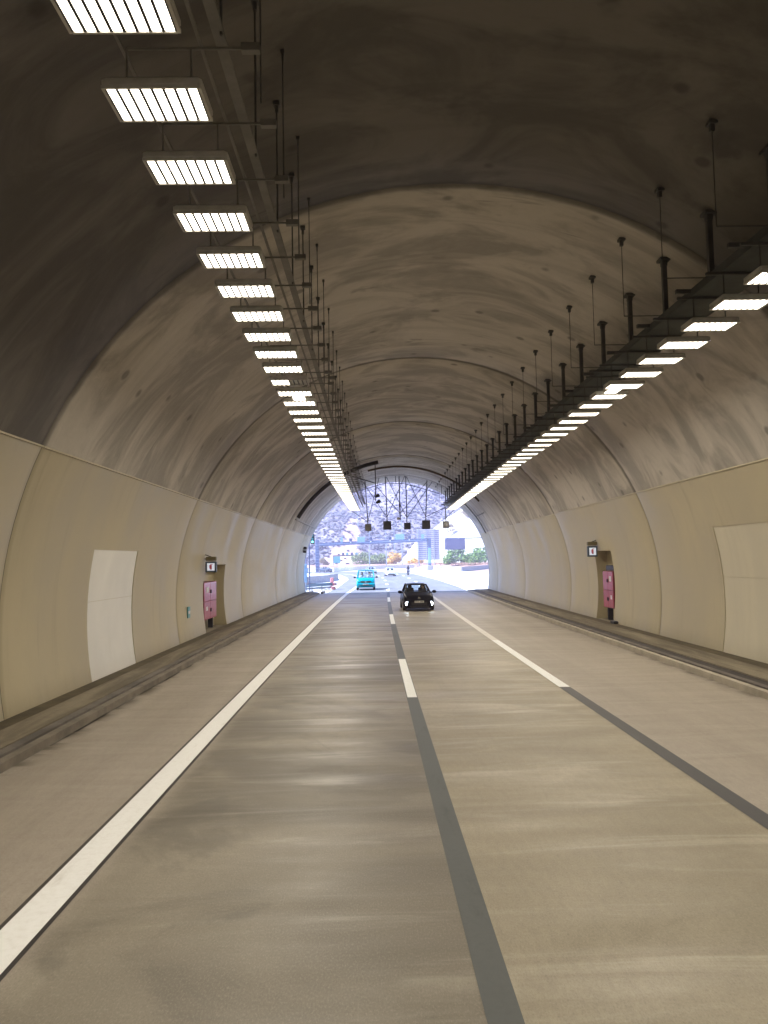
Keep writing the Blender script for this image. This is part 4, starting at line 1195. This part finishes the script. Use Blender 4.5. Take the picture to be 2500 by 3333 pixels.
HATCH = dict(st=[(-2.02, .30, .58, .56), (-1.96, .20, .74, .74), (-1.80, .17, .83, .83), (-1.45, .17, .90, .86), (-.88, .17, .985, .87), (0, .17, .96, .875), (1.2, .18, 1.0, .865), (1.75, .22, 1.0, .82), (1.98, .34, .9, .72)],
             wr=.315, axles=(-1.25, 1.28), track=.765, cowl=(-.92, .985, .72), top=(-.12, 1.41, .56), back=(1.30, 1.40, .54), tail=(1.86, 1.0, .66), mirror=(.98, -.62, 1.02),
             front=dict(lamp=(.62, -1.84, .70, .40, .17), grille=(0, -2.0, .42, .9, .2), lower=(0, -1.99, .26, 1.1, .12), emblem=(0, -1.985, .70), plate=(0, -2.045, .52), fog=(.64, -1.95, .42), sweep=.9))
SEDAN = dict(st=[(-2.2, .30, .56, .58), (-2.14, .20, .72, .76), (-1.95, .17, .80, .85), (-1.5, .17, .87, .88), (-.95, .17, .95, .885), (0, .17, .94, .89), (1.3, .18, .98, .88), (2.0, .22, .98, .84), (2.2, .34, .85, .74)],
             wr=.32, axles=(-1.35, 1.35), track=.78, cowl=(-1.0, .955, .74), top=(-.15, 1.42, .57), back=(1.25, 1.41, .55), tail=(1.95, .99, .68), mirror=(1.0, -.68, 1.0),
             front=dict(lamp=(.64, -2.02, .68, .40, .17), grille=(0, -2.16, .52, .9, .18), lower=(0, -2.17, .30, 1.25, .22), emblem=(0, -2.16, .66), plate=(0, -2.225, .46), fog=(.66, -2.13, .38), sweep=.9))
VAN = dict(st=[(-2.36, .38, .80, .78), (-2.30, .30, 1.02, .86), (-2.05, .24, 1.10, .90), (-1.72, .22, 1.16, .915), (0, .22, 1.18, .92), (2.0, .24, 1.18, .92), (2.33, .34, 1.15, .89)],
           wr=.33, axles=(-1.62, 1.30), track=.80, cowl=(-1.74, 1.16, .84), top=(-1.02, 1.85, .70), back=(2.15, 1.85, .72), tail=(2.33, 1.18, .84), mirror=(1.07, -1.35, 1.22), seat=.85, mirmat=M_TRIM, slat=M_CHROME,
           front=dict(lamp=(.70, -2.24, .80, .34, .20), grille=(0, -2.34, .80, 1.02, .17), lower=(0, -2.50, .44, 1.3, .07), bumper=(0, -2.36, .52, 1.74, .26), emblem=(0, -2.40, .80), er=.085, vw=True, plate=(0, -2.49, .56), fog=(0, 0, 0), sweep=.35))
BLACK = simple("black_car_paint", (.004, .005, .010), .3, 0, .05, 2, .0)
BLACK.node_tree.nodes["Principled BSDF"].inputs["Specular IOR Level"].default_value = .10
TEAL = simple("turquoise_van_paint", (.0, .30, .38), .35, 0, .05, 2, .6)
WHITEP = simple("white_car_paint", (.78, .78, .79), .3, 0, .03, 2, .8)
SILVER = simple("silver_car_paint", (.50, .53, .58), .3, .3, .05, 2, .8)
NAVY = simple("dark_blue_car_paint", (.03, .05, .09), .3, 0, .05, 2, .8)
S2 = dict(HATCH); S2['glass'] = M_GLASS
vehicle("hatchback_car", "black hatchback inside the tunnel with round lit fog lights", "car", (2.66, 44.8, .004), R(1), S2, BLACK, fog=True)
vehicle("van", "turquoise van with black grille just outside the tunnel portal", "van", (-.44, 76.4, .008), R(0), VAN, TEAL)
vehicle("saloon_car", "white car with wide dark lower grille right of the van", "car", (3.55, 137, .008), R(4), SEDAN, WHITEP, detail=False)
vehicle("saloon_car", "silver car half hidden behind the turquoise van", "car", (.2, 165, .008), R(14), SEDAN, SILVER, detail=False)
vehicle("hatchback_car", "dark blue car far off on the left bend", "car", (-11.2, 193, .008), R(40), HATCH, NAVY, detail=False)

# ------------------------------------------------------------------ people
M_JACKET = simple("dark_riding_jacket", (.05, .04, .07), .7)
M_SHIRT = simple("pale_shirt", (.55, .55, .58), .8)
M_SHIRTD = simple("dark_shirt", (.06, .06, .08), .8)
M_SKIN = simple("skin", (.50, .33, .25), .6)
M_HAIR = simple("dark_hair", (.02, .016, .013), .8)
def figure(name, label, loc, rz, joints, edges, cloth, head, helmet=None, group=None):
    me = bpy.data.meshes.new("person"); vs_ = [j[0] for j in joints]
    me.from_pydata(vs_, edges, []); o = bpy.data.objects.new(name, me); COL.objects.link(o)
    o.location = loc; o.rotation_euler = (0, 0, rz); tag(o, label, "person", group)
    sk = o.modifiers.new("skin", 'SKIN')
    for i, j in enumerate(joints): me.skin_vertices[0].data[i].radius = (j[1], j[1] * (j[2] if len(j) > 2 else 1))
    me.skin_vertices[0].data[0].use_root = True
    sb = o.modifiers.new("sub", 'SUBSURF'); sb.levels = 1; sb.render_levels = 1
    t = NT(name + "_clothes"); x, y, z = t.xyz(); t.color(t.mix(t.step(z, head[2] - .145, head[2] - .14), cloth, (.50, .33, .25))); t.rough(.8)
    me.materials.append(t.m)
    if helmet:
        h = MB().ball(head, .15, 14, 10, (1, 1.1, 1.05)).build("helmet", helmet, o)
        MB().box((head[0], head[1] - .145, head[2]), (.2, .04, .09)).build("visor", M_GLASSD, h)
    else:
        m_ = MB(); m_.ball((head[0], head[1] + .025, head[2] + .05), .115, 12, 8, (.95, 1.0, .9)); m_.build("hair", M_HAIR, o)
        m_ = MB(); m_.add([(head[0] - .015, head[1] - .10, head[2] - .02), (head[0] + .015, head[1] - .10, head[2] - .02), (head[0], head[1] - .135, head[2] - .025), (head[0], head[1] - .10, head[2] + .03)], [(0, 1, 2), (0, 2, 3), (1, 3, 2)]); m_.build("nose", M_SKIN, o)
        for sx in (-1, 1): MB().ball((head[0] + sx * .035, head[1] - .098, head[2] + .015), .012, 6, 5).build("eye", M_PLATEINK, o)
    return o
def seated(hz):      # pelvis at origin, looking towards -Y
    J = [((0, 0, .10), .15, .8), ((0, .02, .30), .15, .75), ((0, .0, .48), .17, .65), ((0, -.01, .57), .06), ((0, -.02, .64), .062), ((0, -.03, .72), .092, 1.1), ((0, -.03, .80), .075),
         ((.17, 0, .50), .065), ((.21, -.14, .30), .05), ((.12, -.38, .34), .042), ((.10, -.45, .37), .035), ((-.17, 0, .50), .065), ((-.21, -.14, .30), .05), ((-.12, -.38, .34), .042), ((-.10, -.45, .37), .035),
         ((.10, -.05, .06), .09), ((.12, -.42, .12), .075), ((.12, -.62, -.20), .055), ((-.10, -.05, .06), .09), ((-.12, -.42, .12), .075), ((-.12, -.62, -.20), .055)]
    Eg = [(0, 1), (1, 2), (2, 3), (3, 4), (4, 5), (5, 6), (2, 7), (7, 8), (8, 9), (9, 10), (2, 11), (11, 12), (12, 13), (13, 14), (0, 15), (15, 16), (16, 17), (0, 18), (18, 19), (19, 20)]
    return J, Eg
J, Eg = seated(0)
figure("person", "van driver in a pale shirt behind the turquoise van's windscreen", (-.44 + .36, 76.4 - 1.0, .86), 0, J, Eg, (.55, .55, .58), (0, -.03, .75))
figure("person", "passenger in a pale top beside the driver in turquoise van", (-.44 - .36, 76.4 - .95, .84), 0, J, Eg, (.62, .60, .58), (0, -.03, .75))
figure("person", "driver in dark clothes at the wheel of the black hatchback", (2.66 + .36, 44.8 - .05, .58), 0, J, Eg, (.05, .05, .07), (0, -.03, .75))
# motorcycle and rider
mc = thing("motorcycle", "dark motorcycle with its rider at the right of the road", "motorcycle", (7.0, 142, .008), R(4))
for y in (-.70, .70):
    m_ = MB(); m_.torus((0, y, .32), (1, 0, 0), .255, .065, 20, 8); w_ = m_.build("wheel", M_TYRE, mc)
    MB().disc((0, y, .32), (1, 0, 0), .19, .05, 14).build("rim", M_RIM, w_)
m_ = MB()
for sx in (-1, 1): m_.tube((sx * .10, -.70, .32), (sx * .11, -.42, .98), .03, 8)
m_.build("fork", M_CHROME, mc)
MB().loft([[(x * w_, y, z0 + z * h_) for x, z in ((-.6, 0), (.6, 0), (1, .5), (.7, 1), (-.7, 1), (-1, .5))] for y, w_, z0, h_ in ((-.72, .14, .78, .16), (-.52, .26, .62, .44), (-.2, .24, .42, .52), (.2, .18, .45, .40), (.6, .14, .66, .2), (.95, .08, .78, .12))], True, True, 0, True).build("fairing", M_JACKET, mc)
MB().bbox((0, .38, .84), (.3, .75, .12), .05).build("seat", M_SEAT, mc)
MB().path([(-.38, -.30, 1.02), (-.15, -.42, .99), (.15, -.42, .99), (.38, -.30, 1.02)], .022, 8).build("handlebar", M_TRIM, mc)
MB().ball((0, -.74, .86), .10, 12, 8, (1.1, .5, .8)).build("headlight", M_REFLECT, mc)
for sx in (-1, 1): MB().ball((sx * .42, -.36, 1.14), .07, 8, 6, (1, .4, .7)).build("mirror", M_TRIM, mc)
MB().loft([[(-.2, -.62, 1.0), (.2, -.62, 1.0)], [(-.14, -.45, 1.26), (.14, -.45, 1.26)]], False, False).build("windshield", M_GLASSD, mc)
JR = [((0, .18, .96), .15, .9), ((0, .08, 1.16), .16, .8), ((0, -.04, 1.36), .19, .7), ((0, -.08, 1.45), .07), ((0, -.12, 1.52), .07), ((0, -.14, 1.60), .09), ((0, -.14, 1.68), .07),
      ((.19, -.05, 1.38), .075), ((.30, -.18, 1.16), .055), ((.36, -.34, 1.05), .045), ((.37, -.40, 1.03), .04), ((-.19, -.05, 1.38), .075), ((-.30, -.18, 1.16), .055), ((-.36, -.34, 1.05), .045), ((-.37, -.40, 1.03), .04),
      ((.12, .12, .92), .10), ((.24, -.26, .78), .08), ((.22, .05, .40), .055), ((.22, -.10, .33), .05), ((-.12, .12, .92), .10), ((-.24, -.26, .78), .08), ((-.22, .05, .40), .055), ((-.22, -.10, .33), .05)]
ER = [(0, 1), (1, 2), (2, 3), (3, 4), (4, 5), (5, 6), (2, 7), (7, 8), (8, 9), (9, 10), (2, 11), (11, 12), (12, 13), (13, 14), (0, 15), (15, 16), (16, 17), (17, 18), (0, 19), (19, 20), (20, 21), (21, 22)]
figure("person", "motorcycle rider in dark jacket and helmet sitting on the motorcycle", (7.0, 142, .008), R(4), JR, ER, (.06, .045, .08), (0, -.14, 1.63), M_TRIM)

# ------------------------------------------------------------------ air
HAZE = .0010
hz = MB().box((0, 285, 90), (640, 700, 184)).build("haze", bpy.data.materials.new("haze_air"))
hmat = hz.data.materials[0]; hmat.use_nodes = True; nt = hmat.node_tree
nt.nodes.remove(nt.nodes["Principled BSDF"])
pv = nt.nodes.new("ShaderNodeVolumePrincipled")
pv.inputs["Color"].default_value = (.80, .70, 1.0, 1)  # violet tint put in to imitate glare around the bright portal
pv.inputs["Density"].default_value = HAZE
nt.links.new(pv.outputs[0], nt.nodes["Material Output"].inputs["Volume"])
tag(hz, kind='stuff')
